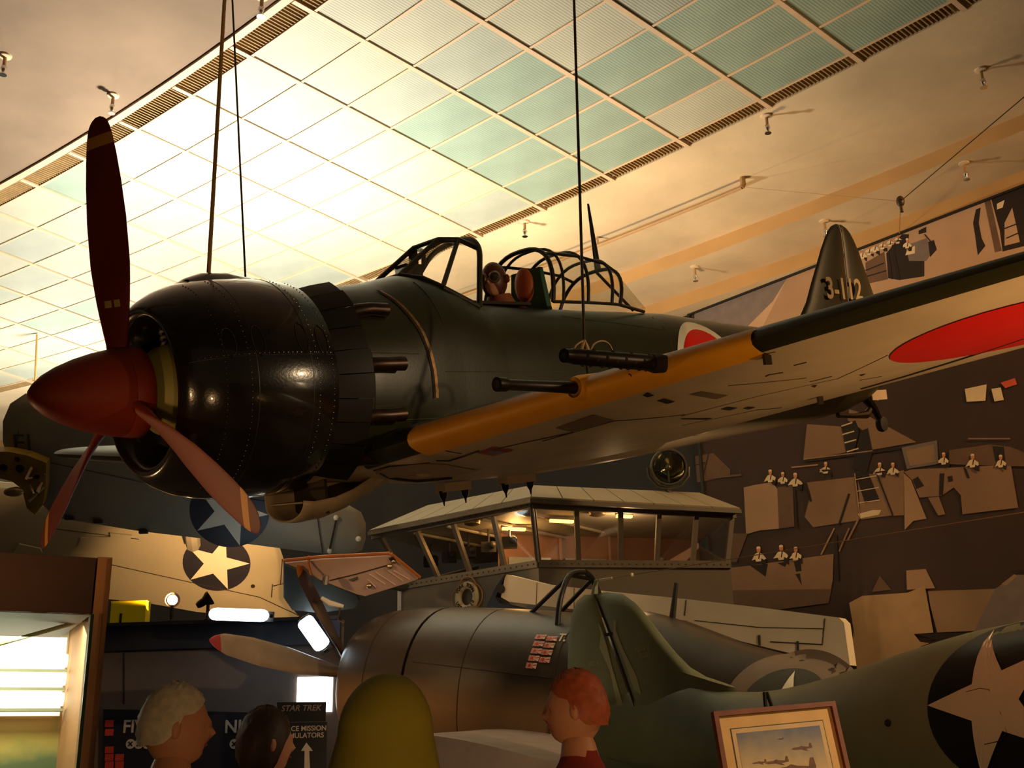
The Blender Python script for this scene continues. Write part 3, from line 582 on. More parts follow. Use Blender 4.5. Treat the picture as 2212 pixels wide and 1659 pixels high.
for k in range(K-1):
    for j in range(n): a = 1+k*n+j; b = 1+k*n+(j+1) % n; Fc.append((a, a+n, b+n, b))
MB().add(V, Fc).build('wing_roundel', m_red, PW, True, fix=False)
for L, w in ((z5((570, 1435), (760, 1480)), .003), (z5((1280, 1400), (1740, 1270), (2190, 1230)), .004), (z5((600, 1525), (680, 1525), (760, 1502), (870, 1462)), .007), (z5((870, 1475), (1200, 1400), (1490, 1340)), .005), (z5((1840, 1050), (1890, 1080)), .003),
             (z6((540, 985), (560, 975), (650, 960)), .004), (z6((300, 1045), (470, 1030), (800, 995)), .003), (z6((720, 915), (800, 895)), .004), (z6((0, 1240), (500, 1110), (1000, 1000), (1320, 850)), .0025), (z6((0, 940), (600, 830)), .002), (z6((1150, 1062), (1420, 985), (1800, 868), (2190, 738)), .009), (z6((820, 1020), (960, 985)), .004), (z6((1140, 1010), (1280, 985)), .004), (z6((480, 1200), (640, 1185)), .005), (z6((0, 1300), (480, 1200)), .003)): wing_line(L, w)
for q in (z5((1920, 1105), (1950, 1085), (1995, 1105), (1950, 1118)), z5((2010, 1140), (2060, 1125), (2130, 1145), (2075, 1160)), z6((250, 1195), (300, 1178), (360, 1185), (310, 1202)), z6((395, 1190), (430, 1178), (475, 1182), (430, 1196)), z6((830, 1045), (870, 1038), (852, 1056)), z6((1140, 975), (1187, 966), (1150, 982)), z6((0, 1252), (200, 1250), (160, 1262), (0, 1258)), z6((520, 845), (545, 835), (550, 868), (530, 868))): wing_patch(q, 'drain_slot', m_line, .003)
wing_patch(z6((50, 1100), (130, 1080), (300, 1105), (220, 1130)), 'access_hatch', mat('hatch_dim', srgb(120, 100, 78), .6), .003)
wing_patch(z5((1360, 1315), (1600, 1230), (1740, 1265), (1480, 1342)), 'access_hatch', MATS['hatch_dim'], .003)
wing_patch(z5((860, 1475), (960, 1435), (1100, 1457), (962, 1492)), 'warning_stripe', mat('stripe_red', srgb(150, 36, 44), .5), .004)
wing_patch(z5((915, 1466), (950, 1452), (1050, 1466), (1000, 1478)), 'warning_stripe', mat('stripe_blue', srgb(96, 110, 130), .5), .006)
wb = wing_patch(z5((205, 1600), (290, 1562), (520, 1540), (660, 1545), (820, 1575), (860, 1590), (700, 1625), (420, 1625), (290, 1622)), 'wheel_bay_door', mat('door_beige', srgb(178, 152, 118), .5), .006)
wing_line(z5((240, 1600), (300, 1625), (480, 1640), (700, 1630)), .009, 'door_gap')
wing_line(z5((200, 1590), (300, 1560), (560, 1538)), .004, 'door_gap')
for (u, v) in ((520, 1610), (1190, 1610)):
    p = whit(*z5((u, v))[0]); MB().sphere(wskin(p[0], p[1], 0), (.06, .03, .02), 10, 6).build('skin_blister', m_beige, PW, True)
for (u, v) in ((545, 845), (885, 1115)):
    p = whit(*z6((u, v))[0]); MB().box(wskin(p[0], p[1], .02), (.05, .012, .05)).build('hinge_tab', m_line, PW)
# guns
def gunline(px0, px1, y): return zray(*px0, 1, y), zray(*px1, 1, y)
g0, g1 = gunline((1073, 830), (1252, 838), -2.1); g = thing_none = None
gd = unit(g1-g0)
gm = MB().lathe([(0, .030), (.0, .034), (.05, .034), (.07, .026), (np.linalg.norm(g1-g0)*.6, .027), (np.linalg.norm(g1-g0)+.08, .034)], g0, gd, 16).build('cannon_barrel', m_gun, zero, True)
MB().lathe([(-.001, .020), (.004, .018)], g0, gd, 12).build('muzzle', m_line, gm)
MB().lathe([(-.16, .052), (-.13, .062), (.0, .078), (.14, .085), (.3, .05)], g1+gd*.12, gd, 20).build('gun_fairing', m_yellow, PW, True)
MB().lathe([(-.02, .05), (.01, .055)], g1-gd*.02, gd, 16).build('fairing_mouth', m_line, PW, True)
g0, g1 = gunline((1218, 768), (1408, 784), -2.62); gd = unit(g1-g0); L_ = np.linalg.norm(g1-g0)
gm = MB().lathe([(0, .020), (0, .03), (.04, .03), (.05, .034), (L_+.1, .038)], g0, gd, 16).build('machine_gun_barrel', m_gun, zero, True)
MB().lathe([(-.001, .014), (.003, .012)], g0, gd, 12).build('muzzle', m_line, gm)
gu = unit(np.cross(gd, [0, 1, 0])); gv = np.cross(gd, gu)
for i in range(8):
    for j in range(8):
        a = 2*math.pi*(j+.5*(i % 2))/8; c = g0+gd*(.11+(L_-.14)*i/7)+(gu*math.cos(a)+gv*math.sin(a))*.0315
        MB().sphere(c, (.010, .010, .010), 8, 5).build('cooling_slot', m_line, gm) if i < 8 and (math.sin(a)**2 > .0) and j % 2 == 0 else None
MB().lathe([(.0, .040), (.03, .046), (.10, .04)], g1-gd*.01, gd, 16).build('gun_port', m_line, PW, True)
# belly rack fittings
for a_, b_ in (((955, 1045), (1005, 1070)), ((1090, 1038), (1145, 1050))):
    p, q = zray(*a_, 1, 0), zray(*b_, 1, 0); t_ = MB().box(((p[0]+q[0])/2, 0, -.715), (q[0]-p[0]+.04, .10, .06)); bk = t_.build('rack_bracket', m_beige, zero)
    for x in (p[0], q[0]): MB().lathe([(0, .03), (.04, .025), (.07, .008), (.10, .004)], (x, 0, -.735), (0, 0, -1), 10).build('rack_pin', m_gun, bk, True)
# --- tail
def blade_solid(poly, th, le_sharp=True):
    return MB().prism([np.array([x, -th/2, z]) for x, z in poly], (0, th, 0))
def fin_loft(rows, name, mt):
    # rows: z, x_le, x_te, thickness
    R_ = []
    for z, a, b, t in rows:
        c = [0, .02, .08, .2, .4, .6, .8, 1.0]; R_.append([np.array([a+(b-a)*q, -t/2*(4*q*(1-q))**.6, z]) for q in c]+[np.array([a+(b-a)*q, t/2*(4*q*(1-q))**.6, z]) for q in reversed(c[1:-1])])
    return MB().loft(R_).build(name, mt, zero, True, 60)
rows = [(.15, 6.95, 8.92), (.30, 7.05, 8.90), (.45, 7.22, 8.87), (.65, 7.42, 8.80), (.85, 7.56, 8.72), (1.05, 7.71, 8.63), (1.2, 7.82, 8.57), (1.32, 7.92, 8.50), (1.40, 8.0, 8.44), (1.45, 8.07, 8.37), (1.478, 8.15, 8.28)]
fin = fin_loft([(z, a, max(a+.02, b-.42*(b-a)*1.0), .12*(b-a)/1.6+.01) for z, a, b in rows], 'tail_fin', m_green)
rud = fin_loft([(z, b-.42*(b-a)+.008, b, .07*(b-a)/1.6+.008) for z, a, b in rows], 'rudder', m_green)
tx = text_mesh('tail_number', '3-112', .30, mat('code_white', srgb(216, 190, 150), .6), .003, 'LEFT', bold=.006)
p0 = zray(1783, 624, 1, -.07); put(tx, (p0[0], -.075, p0[2]), (1, 0, 0), (0, 0, 1), zero)
for s in (-1, 1):
    rows_ = [(.10, 7.35, 8.42), (.5, 7.45, 8.40), (1.0, 7.57, 8.35), (1.5, 7.70, 8.28), (1.9, 7.82, 8.20), (2.1, 7.92, 8.12), (2.2, 8.02, 8.04)]; R_ = []
    for y, a, b in rows_:
        c = [0, .03, .1, .3, .6, 1.0]; t = .09*(b-a); R_.append([np.array([a+(b-a)*q, s*y, .33+t/2*(4*q*(1-q))**.6]) for q in c]+[np.array([a+(b-a)*q, s*y, .33-t/2*(4*q*(1-q))**.6]) for q in reversed(c[1:-1])])
    mb = MB().loft(R_); mb.build('tailplane', m_beige, zero, True, 60)
tw = MB().tube([(8.30, 0, -.30), (8.45, 0, -.42), (8.55, 0, -.56)], [.06, .04, .03], 8).build('tail_wheel_strut', m_gun, zero, True)
MB().lathe([(-.035, .05), (-.03, .075), (0, .085), (.03, .075), (.035, .05)], (8.57, 0, -.60), (0, 1, 0), 18).build('tail_wheel', mat('tyre', srgb(30, 26, 22), .7), zero, True)
MB().box((8.50, -.05, -.30), (.30, .012, .10)).build('tail_wheel_door', m_beige, zero)
MB().box((8.50, .05, -.30), (.30, .012, .10)).build('tail_wheel_door', m_beige, zero)
MB().tube([(7.7, -.02, -.47), (8.0, -.02, -.49), (8.25, -.02, -.49), (8.33, -.02, -.44)], [.025, .025, .04, .03], 8).build('arrester_hook', m_gun, zero, True)
# --- windscreen and canopy
def P_(x, y, z): return np.array([x, y, z])
def fz(x, y):
    t, b, w = fus(x); n = fexp(x); return (t+b)/2+(t-b)/2*(1-(abs(y)/w)**n)**(1/n)
ws = {'a': P_(2.36, -.14, fz(2.36, .14)+.01), 'b': P_(2.50, -.39, fz(2.50, .39)+.012), 'c': P_(2.78, -.41, fz(2.78, .41)+.012), 'd': P_(2.93, -.30, .86), 'e': P_(3.0, 0, .985), 'f': P_(2.85, -.19, .945), 'g': P_(2.72, -.13, .95)}
def mir(p): return np.array([p[0], -p[1], p[2]])
hoop = [ws['c'], P_(2.85, -.37, .68), ws['d'], P_(2.965, -.19, .95), ws['e']]; hoop += [mir(p) for p in hoop[-2::-1]]
def spl(pts, n=6):
    pts = [np.asarray(p, float) for p in pts]; out = []
    for i in range(len(pts)-1):
        p0, p1, p2, p3 = pts[max(i-1, 0)], pts[i], pts[i+1], pts[min(i+2, len(pts)-1)]
        for t in np.linspace(0, 1, n, endpoint=False): out.append(.5*((2*p1)+(-p0+p2)*t+(2*p0-5*p1+4*p2-p3)*t*t+(-p0+3*p1-3*p2+p3)*t**3))
    return out+[pts[-1]]
wf = MB().tube(spl(hoop), .020, 8)
for s in (1, -1):
    q = (lambda p: p) if s > 0 else mir
    for pts in ([ws['a'], ws['g']], [ws['g'], ws['f'], ws['d']], [ws['f'], ws['b']], [ws['b'], ws['c']], [ws['a'], P_(2.42, -.30, fz(2.42, .30)+.01), ws['b']]): wf.tube([q(p) for p in pts], .017, 8)
wf.tube([ws['g'], mir(ws['g'])], .016, 8); wf.tube([ws['a'], mir(ws['a'])], .016, 8); wf.tube([ws['f'], P_(2.87, 0, .975), mir(ws['f'])], .014, 8)
wf = wf.build('windscreen_frame', m_frame, zero, True)
gp = MB()
for s in (1, -1):
    q = (lambda p: p) if s > 0 else mir
    gp.add([q(ws[k]) for k in 'abfg'], [(0, 1, 2, 3)]); gp.add([q(ws[k]) for k in 'bcdf'], [(0, 1, 2, 3)]); gp.add([q(ws['f']), q(ws['d']), q(P_(2.965, -.19, .95)), ws['e'], P_(2.87, 0, .975)], [(0, 1, 2, 3, 4)])
gp.add([ws['a'], ws['g'], mir(ws['g']), mir(ws['a'])], [(0, 1, 2, 3)]); gp.add([ws['g'], ws['f'], P_(2.87, 0, .975), mir(ws['f']), mir(ws['g'])], [(0, 1, 2, 3, 4)])
gp.build('windscreen_glass', m_glass, zero, fix=False)
MB().box((2.55, 0, .73), (.14, .12, .12)).box((2.60, 0, .84), (.05, .04, .12)).build('gun_sight', m_gun, zero)
def can_hoop(x, top, hw, lean=.10, base=.50):
    out = []
    for a in np.linspace(-math.pi/2, math.pi/2, 21):
        c, s = math.cos(a), math.sin(a); z = base+(top-base)*abs(c)**.8; y = hw*math.copysign(abs(s)**.75, s)
        out.append(np.array([x-lean*(1-(z-base)/(top-base)), y, z]))
    return out
H = [can_hoop(3.62, .945, .37), can_hoop(3.72, .95, .375), can_hoop(3.98, .94, .375), can_hoop(4.28, .895, .355, .12), can_hoop(4.42, .83, .33, .14), can_hoop(4.82, .525, .19, .1, .48)]
cf = MB()
for k, r in ((0, .017), (1, .011), (2, .013), (3, .013), (4, .015)): cf.tube(H[k], r, 8)
for j in (0, 6, 14, 20): cf.tube([H[k][j] for k in range(5)], .012, 8)
for j in (0, 20): cf.tube([H[4][j], H[5][j]], .014, 8)
cf.tube([H[4][10], H[5][10]], .012, 8)
cf.build('canopy_frame', m_frame, zero, True)
MB().loft(H, closed=False).build('canopy_glass', m_glass, zero, True, 60, fix=False)
MB().lathe([(0, .036), (.5, .014), (.535, .010)], (4.45, 0, .84), (-0.05, 0, 1), 12, ry=.45).build('aerial_mast', m_frame, zero, True)
MB().box((3.66, 0, .62), (.05, .40, .36), taper=.75).build('seat_back', mat('cockpit_green', srgb(60, 104, 80), .5, var=.2), zero)
MB().sphere((3.58, -.04, .68), (.05, .09, .13), 16, 12).build('headrest', mat('headrest_leather', srgb(196, 96, 44), .5), zero, True)
MB().box((3.14, 0, .505), (.56, .50, .02)).build('cockpit_floor', m_line, zero)
# ================================================================ SHIP'S BRIDGE MOCK-UP
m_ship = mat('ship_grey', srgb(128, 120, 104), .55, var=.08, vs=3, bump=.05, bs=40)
m_shipd = mat('ship_grey_shaded', srgb(62, 54, 42), .6, var=.08, vs=3)  # darker copy of the ship grey: shade of the right-hand face put into colour
m_roofp = mat('roof_grey', srgb(140, 132, 112), .55, var=.07, vs=2)
m_rim = mat('window_rim', srgb(120, 108, 92), .4, .3)
m_cabin = mat('cabin_wall', srgb(126, 88, 68), .6, var=.08)
m_cabinc = mat('cabin_ceiling', srgb(170, 160, 140), .6, var=.06)
m_shipglass = glass('bridge_glass', (.80, .84, .86, 1), .09, .05)
SZ = A(1163, 1213, 13.5)[2]; EZ = A(1150, 1082, 13.3)[2]
S0 = A(1163, 1213, 13.5); SL = onz(868, 1262, SZ); SR = onz(1577, 1215, SZ)
E0 = A(1150, 1090, 13.32); EZ = E0[2]; EL = onz(806, 1158, EZ); ER = onz(1588, 1112, EZ)
base = np.array([S0[0], S0[1]+1.5, 0.0])
tower = thing('ship_bridge', 'grey warship bridge with raked windows and lit cabin standing against the dark wall', 'ship bridge', base)
def B(mb, name, mt, par=None, smooth=False, fix=True): return mb.build(name, mt, par or tower, smooth, off=base if True else None, fix=fix)
def dn(p, z): return np.array([p[0], p[1], z])
bk = np.array([.45, 3.0, 0]); LB = SL+np.array([.9, 2.4, 0]); RB = SR+np.array([.0, 2.2, 0])
# hull below the sill
nl = unit(np.cross(SL-S0, [0, 0, 1])); nl = nl if nl@(CAM-S0) > 0 else -nl; nr = unit(np.cross(SR-S0, [0, 0, 1])); nr = nr if nr@(CAM-S0) > 0 else -nr
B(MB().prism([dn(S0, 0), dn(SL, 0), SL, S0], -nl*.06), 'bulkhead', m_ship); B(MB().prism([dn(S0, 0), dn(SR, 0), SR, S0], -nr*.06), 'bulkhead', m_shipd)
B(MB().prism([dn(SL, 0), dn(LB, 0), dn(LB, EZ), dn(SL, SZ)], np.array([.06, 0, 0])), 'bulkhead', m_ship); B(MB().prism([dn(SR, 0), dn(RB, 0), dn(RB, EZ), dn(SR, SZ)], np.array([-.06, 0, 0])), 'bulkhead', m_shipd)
# sill and head rails, riveted
def rail(p, q, n, h, mt, name, zoff=0):
    d = unit(q-p); L = np.linalg.norm(q-p); o = B(MB().box((p+q)/2+n*.012+np.array([0, 0, zoff]), (L, .05, h), ax=[d, n, (0, 0, 1)]), name, mt)
    rv = MB(); k = int(L/.09)
    for i in range(k): rv.sphere(p+d*(i+.5)*L/k+n*.038+np.array([0, 0, zoff]), .012, 6, 4)
    rvo = rv.build('rivets', m_shipd, o, True, off=base); rvo['kind'] = 'stuff'
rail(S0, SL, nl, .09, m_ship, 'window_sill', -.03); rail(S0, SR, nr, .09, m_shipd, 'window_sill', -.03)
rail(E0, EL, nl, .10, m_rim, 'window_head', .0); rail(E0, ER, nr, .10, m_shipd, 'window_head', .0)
# glazing bars and panes
def face(Sa, Sb, Ea, Eb, ts, mt, n):
    pts = [(Sa+(Sb-Sa)*t, Ea+(Eb-Ea)*t) for t in ts]
    for (s_, e_) in pts:
        ax = unit(e_-s_); d = unit(Sb-Sa); B(MB().box((s_+e_)/2, (.06, .05, np.linalg.norm(e_-s_)), ax=[d, np.cross(ax, d), ax]), 'mullion', mt)
    for (s0, e0), (s1, e1) in zip(pts, pts[1:]): B(MB().add([s0, s1, e1, e0], [(0, 1, 2, 3)]), 'window_pane', m_shipglass, fix=False)
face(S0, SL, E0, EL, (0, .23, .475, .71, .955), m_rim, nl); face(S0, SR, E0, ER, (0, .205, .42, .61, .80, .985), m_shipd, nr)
# eave and roof of separate plates
OZ = EZ+.06
o0 = A(1148, 1078, 13.15); OZ = o0[2]; oL = onz(797, 1150, OZ); oR = onz(1600, 1102, OZ)
RZ = OZ+.33; t0 = onz(1149, 1053, RZ); tL = onz(924, 1096, RZ); tR = onz(1512, 1069, RZ)
def plates(a, b, c, d, n, mt):
    for i in range(n):
        p = [a+(b-a)*i/n, a+(b-a)*(i+1)/n-(b-a)*.006, d+(c-d)*(i+1)/n-(c-d)*.006, d+(c-d)*i/n]; nn = unit(np.cross(p[1]-p[0], p[3]-p[0])); nn = nn if nn[2] > 0 else -nn
        B(MB().prism(p, nn*.03), 'roof_plate', mt)
plates(o0, oL, tL, t0, 6, m_roofp); plates(o0, oR, tR, t0, 7, m_shipd if False else m_roofp)
B(MB().prism([t0, tL, tL+np.array([1.2, 2.0, 0]), tR+np.array([-.3, 1.8, 0]), tR], (0, 0, .03)), 'roof_deck', m_roofp)
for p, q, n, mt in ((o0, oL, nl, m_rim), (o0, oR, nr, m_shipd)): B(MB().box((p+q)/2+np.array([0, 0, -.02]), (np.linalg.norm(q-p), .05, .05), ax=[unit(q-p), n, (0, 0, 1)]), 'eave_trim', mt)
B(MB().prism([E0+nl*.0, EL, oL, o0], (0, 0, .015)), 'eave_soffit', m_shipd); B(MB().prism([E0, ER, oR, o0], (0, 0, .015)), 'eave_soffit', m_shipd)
# cabin inside
ci = [dn(E0, EZ+.03), dn(EL, EZ+.03), dn(LB, EZ+.03), dn(RB, EZ+.03), dn(ER, EZ+.03)]
B(MB().prism(ci, (0, 0, .02)), 'cabin_ceiling', m_cabinc)
B(MB().prism([dn(S0, SZ-.6), dn(SL, SZ-.6), dn(LB, SZ-.6), dn(RB, SZ-.6), dn(SR, SZ-.6)], (0, 0, -.03)), 'cabin_floor', m_shipd)
wl0, wl1 = np.array([-.25, 15.0, 0]), RB+np.array([-.06, -.3, 0]); d_ = unit(wl1*[1, 1, 0]-wl0*[1, 1, 0]); LW = np.linalg.norm((wl1-wl0)[:2])
bh = B(MB().prism([dn(wl0, SZ-.5), dn(wl1, SZ-.5), dn(wl1, EZ+.03), dn(wl0, EZ+.03)], (0, .05, 0)), 'cabin_bulkhead', m_cabin)
for u in (.05, .32): B(MB().box(dn(wl0, SZ+.12)+d_*LW*(u+.10)+np.array([0, -.03, 0]), (LW*.20, .02, .42), ax=[d_, np.cross([0, 0, 1], d_), (0, 0, 1)]), 'cabin_window', mat('cabin_window_grey', srgb(120, 128, 130), .3), bh)
B(MB().lathe([(0, .22), (.02, .22)], dn(wl0, SZ+.05)+d_*LW*.66+np.array([0, -.05, 0]), (0, 1, 0), 24, ry=.7).box(dn(wl0, SZ-.2)+d_*LW*.66+np.array([0, -.04, 0]), (.31, .02, .5)), 'cabin_door', MATS['cabin_window_grey'], bh)
for u in (.02, .30, .54, .60, .78): B(MB().box(dn(wl0, (SZ+EZ)/2-.1)+d_*LW*u+np.array([0, -.03, 0]), (.04, .06, .9)), 'stiffener', m_cabin, bh)
for u, z in ((.84, .3), (.90, .22), (.87, .1), (.80, .35)): B(MB().lathe([(0, .04), (.03, .04), (.04, .02)], dn(wl0, SZ+z)+d_*LW*u+np.array([0, -.02, 0]), (0, -1, 0), 12), 'valve_wheel', m_alu, bh)
for k in range(4):
    p = E0+(EL-E0)*(.15+.22*k); q = p+np.array([1.3, 1.6, 0]); B(MB().tube([dn(p, EZ+.0)+[.15, .15, 0], dn(q, EZ+.0)], .02, 6), 'ceiling_beam', m_cabinc)
m_lampo = mat('cabin_lamp_glow', (1, .45, .08, 1), .5, emit=(1.0, .42, .06), es=9)
for (x, y), L in (((1110, 1137), .34), ((1213, 1120), .34), ((1348, 1109), .22)):
    p = onz(x, y, EZ+.0); l_ = B(MB().box(p+np.array([0, 0, -.005]), (L, .07, .03), ax=[unit([1, .35, 0]), unit([-.35, 1, 0]), (0, 0, 1)]), 'cabin_light', m_rim); B(MB().box(p+np.array([0, 0, -.035]), (L*.92, .05, .035), ax=[unit([1, .35, 0]), unit([-.35, 1, 0]), (0, 0, 1)]), 'light_tube', m_lampo, l_)
for x, y in ((1020, 1126), (1140, 1105), (1290, 1106)):
    p = onz(x, y, EZ+.02); B(MB().lathe([(0, .11), (-.04, .10), (-.06, .04)], p, (0, 0, 1), 18), 'loudspeaker', m_alu, smooth=True)
for k, (x, y) in enumerate(((1020, 1190), (1050, 1170), (1080, 1150), (905, 1215), (965, 1200))):
    p = np.array([S0[0]-.35-.28*k, S0[1]+.85+.32*k, EZ-.22]); B(MB().box(p, (.2, .14, .14)).sphere(p+[.05, -.1, .02], .05, 10, 8).tube([p+[0, 0, .05], dn(p, EZ+.03)], .015, 6), 'instrument_box', mat('instrument_grey', srgb(70, 66, 62), .35), smooth=True)
B(MB().box((S0+SL)/2-nl*.5+np.array([0, 0, -.15]), (1.4, .4, .2), ax=[unit(SL-S0), nl, (0, 0, 1)]), 'chart_table', MATS['instrument_grey'])
B(MB().box(dn(SL, SZ/2)+np.array([-.03, 0, 0]), (.05, .05, SZ)), 'corner_trim', mat('corner_white', srgb(220, 220, 225), .4))
# ---- life ring on the bulkhead
lc = onplane(1009, 1290, S0+nl*.07, nl); LX = -unit(SL-S0); LY = np.array([0, 0, 1.])
lr = thing('life_ring', 'cream life ring with black lettering and rope hung on the bridge bulkhead', 'life ring', lc)
def torus(mb, c, X, Y, N_, R1, r, a0=0, a1=2*math.pi, n=40, seg=12):
    rings_ = []
    for a in np.linspace(a0, a1, n+1):
        d = X*math.cos(a)+Y*math.sin(a); rings_.append([np.asarray(c)+d*(R1+r*math.cos(b))+N_*r*.75*math.sin(b) for b in np.linspace(0, 2*math.pi, seg, endpoint=False)])
    return mb.loft(rings_, cap0=a1-a0 < 6, cap1=a1-a0 < 6)
lrm = mat('ring_canvas', srgb(220, 196, 150), .6, var=.07)
torus(MB(), (0, 0, 0), LX, LY, nl, .150, .048).build('ring', lrm, lr, True)
for k in range(4):
    a = math.pi/4+k*math.pi/2; torus(MB(), (0, 0, 0), LX, LY, nl, .150, .0515, a-.12, a+.12, 5).build('band', mat('band_canvas', srgb(196, 166, 112), .7), lr, True)
for k in range(4):
    a = math.pi/4+k*math.pi/2; pts = [(LX*math.cos(t)+LY*math.sin(t))*(.21+.05*math.sin((t-a)*2)) for t in np.linspace(a, a+math.pi/2, 14)]; MB().tube(pts, .008, 6).build('grab_rope', mat('rope', srgb(190, 140, 80), .8), lr, True)
m_ltr = mat('letter_black', srgb(40, 32, 26), .6)
def arc_text(txt, a_mid, step, r, size, flip=False):
    n_ = len(txt)
    for i, ch in enumerate(txt):
        if ch == ' ': continue
        a = a_mid+(-1 if not flip else 1)*((i-(n_-1)/2)*step); d = LX*math.cos(a)+LY*math.sin(a); t_ = -LX*math.sin(a)+LY*math.cos(a)
        o = text_mesh('letter', ch, size, m_ltr, .003, bold=.001); yv = d if not flip else -d; xv = np.cross(yv, nl); put(o, d*r+nl*.039, xv, yv, lr)
arc_text('YORK TOWN', math.pi/2, .27, .150, .062); arc_text('USS CV-10', -math.pi/2, .27, .150, .062, True)
# ---- searchlight on the roof
sp = onz(1440, 1058, RZ+.05); sl = thing('searchlight', 'round naval searchlight with glass lens in a yoke on the bridge roof', 'searchlight', sp)
ctr = A(1443, 1010, np.dot(sp-CAM, FW))-sp; fdir = unit(CAM+[2.2, 0, 1.5]-(sp+ctr))
MB().lathe([(-.20, .10), (-.16, .19), (-.05, .235), (.08, .245), (.10, .235), (.10, .215)], ctr, fdir, 28, cap1=False).build('drum', mat('searchlight_grey', srgb(76, 72, 62), .4, .3), sl, True)
MB().lathe([(-.14, .02), (-.10, .15), (.0, .215)], ctr, fdir, 28, cap0=True, cap1=False).build('mirror', mat('mirror', (.8, .72, .5, 1), .08, 1.0), sl, True)
MB().lathe([(0, .216), (.006, .216)], ctr+fdir*.095, fdir, 28).build('lens', m_shipglass, sl)
MB().sphere(ctr, .05, 10, 8).tube([ctr-np.array([0, 0, .2]), ctr], .012, 6).build('lamp', m_alu, sl, True)
side = unit(np.cross(fdir, [0, 0, 1]))
MB().tube([ctr+side*.27, ctr+side*.26+[0, 0, -.12], ctr+side*.15+[0, 0, -.25], ctr+[0, 0, -.29], ctr-side*.15+[0, 0, -.25], ctr-side*.26+[0, 0, -.12], ctr-side*.27], .018, 8).build('yoke', MATS['searchlight_grey'], sl, True)
MB().tube([ctr+[0, 0, -.29], (0, 0, 0)], .035, 8).build('pedestal', MATS['searchlight_grey'], sl, True)
# ================================================================ NAVY FIGHTER BEHIND (nose away to the left) and DIVE-BOMBER TAIL
def frame_of(P, Q, roll=0.0):
    """local frame with x from P to Q, z up; returns rotation"""
    x = unit(np.asarray(Q)-P); y = unit(np.cross([0, 0, 1], x)); z = np.cross(x, y)
    c, s = math.cos(roll), math.sin(roll); y, z = c*y+s*z, -s*y+c*z
    return np.stack([x, y, z], 1)
HN = A(806, 1466, 12.2); HQ = A(1715, 1532, 9.0)
HR = frame_of(HN, HQ)
m_navy = mat('sea_blue_grey', srgb(92, 86, 74), .36, var=.10, vs=3, bump=.04, bs=60)
m_navyd = mat('dark_sea_blue', srgb(50, 44, 38), .4, var=.1, vs=3)
m_lgrey = mat('aircraft_light_grey', srgb(232, 214, 182), .5, var=.06, vs=3)
m_hc = mat_split('navy_two_tone', srgb(150, 118, 84), srgb(62, 53, 44), -.05, .14, .36, bump=.03)
hell = thing('navy_fighter', 'grey-brown single-engine navy fighter with nine kill flags behind the hanging fighter', 'aircraft', HN, R=HR)
def hl(p): return HR.T@(np.asarray(p)-HN)
def hray(x, y, axis, val):
    o = hl(CAM); d = HR.T@ray(x, y); return o+d*(val-o[axis])/d[axis]
HS = [(0.0, .52, -.62, .50), (.06, .60, -.72, .58), (.2, .68, -.82, .66), (.45, .74, -.90, .71), (.8, .77, -.95, .735), (1.2, .78, -.98, .74), (1.6, .78, -1.0, .735), (2.2, .77, -1.0, .70), (2.8, .74, -1.0, .66), (3.2, .68, -.98, .62), (3.6, .62, -.97, .60), (4.2, .62, -.92, .56), (5.0, .55, -.82, .49), (6.0, .42, -.66, .39), (7.2, .32, -.46, .27), (8.4, .24, -.26, .14), (9.2, .18, -.10, .05)]
HX = [h[0] for h in HS]
_td = [hray(px_, py_, 1, 0) for px_, py_ in ((1385, 1318), (1420, 1324), (1480, 1342), (1600, 1388), (1700, 1414), (1780, 1434), (1860, 1458))]
TDX = [t[0] for t in _td]; TDZ = [t[2] for t in _td]; print('HC deck', [(round(a, 2), round(b, 2)) for a, b in zip(TDX, TDZ)])
def hsec(x):
    t, b, w = [np.interp(x, HX, [h[k] for h in HS]) for k in (1, 2, 3)]
    if x > TDX[0]-.05: t = np.interp(x, [TDX[0]-.05]+TDX+[9.2], [t]+TDZ+[.10])
    return t, b, w
def hring(x, n=44, grow=0.0):
    t, b, w = hsec(x); zc = (t+b)/2; h = (t-b)/2+grow; return [np.array([x, (w+grow)*math.copysign(abs(math.sin(a))**.92, math.sin(a)), zc+h*math.copysign(abs(math.cos(a))**.92, math.cos(a))]) for a in np.linspace(0, 2*math.pi, n, endpoint=False)]
def hy(x, z):
    t, b, w = hsec(x); zc = (t+b)/2; h = (t-b)/2; n = 2/.92; return w*max(1-abs((z-zc)/h)**n, 0)**(1/n)
ho = MB().loft([hring(x) for x in np.linspace(1.22, 9.2, 48)]).build('fuselage', m_hc, hell, True, 50)
hc_ = MB().loft([hring(x) for x in (0, .03, .06, .12, .2, .32, .45, .62, .8, 1.0, 1.18)]+[hring(1.18, grow=-.05)]+[hring(1.0, grow=-.05)], cap1=False).build('cowling', m_hc, hell, True, 50)
for x in (.62,): MB().loft([hring(x-.006, grow=.002), hring(x, grow=.004), hring(x+.006, grow=.002)], cap0=False, cap1=False).build('panel_seam', m_line, hc_, True)
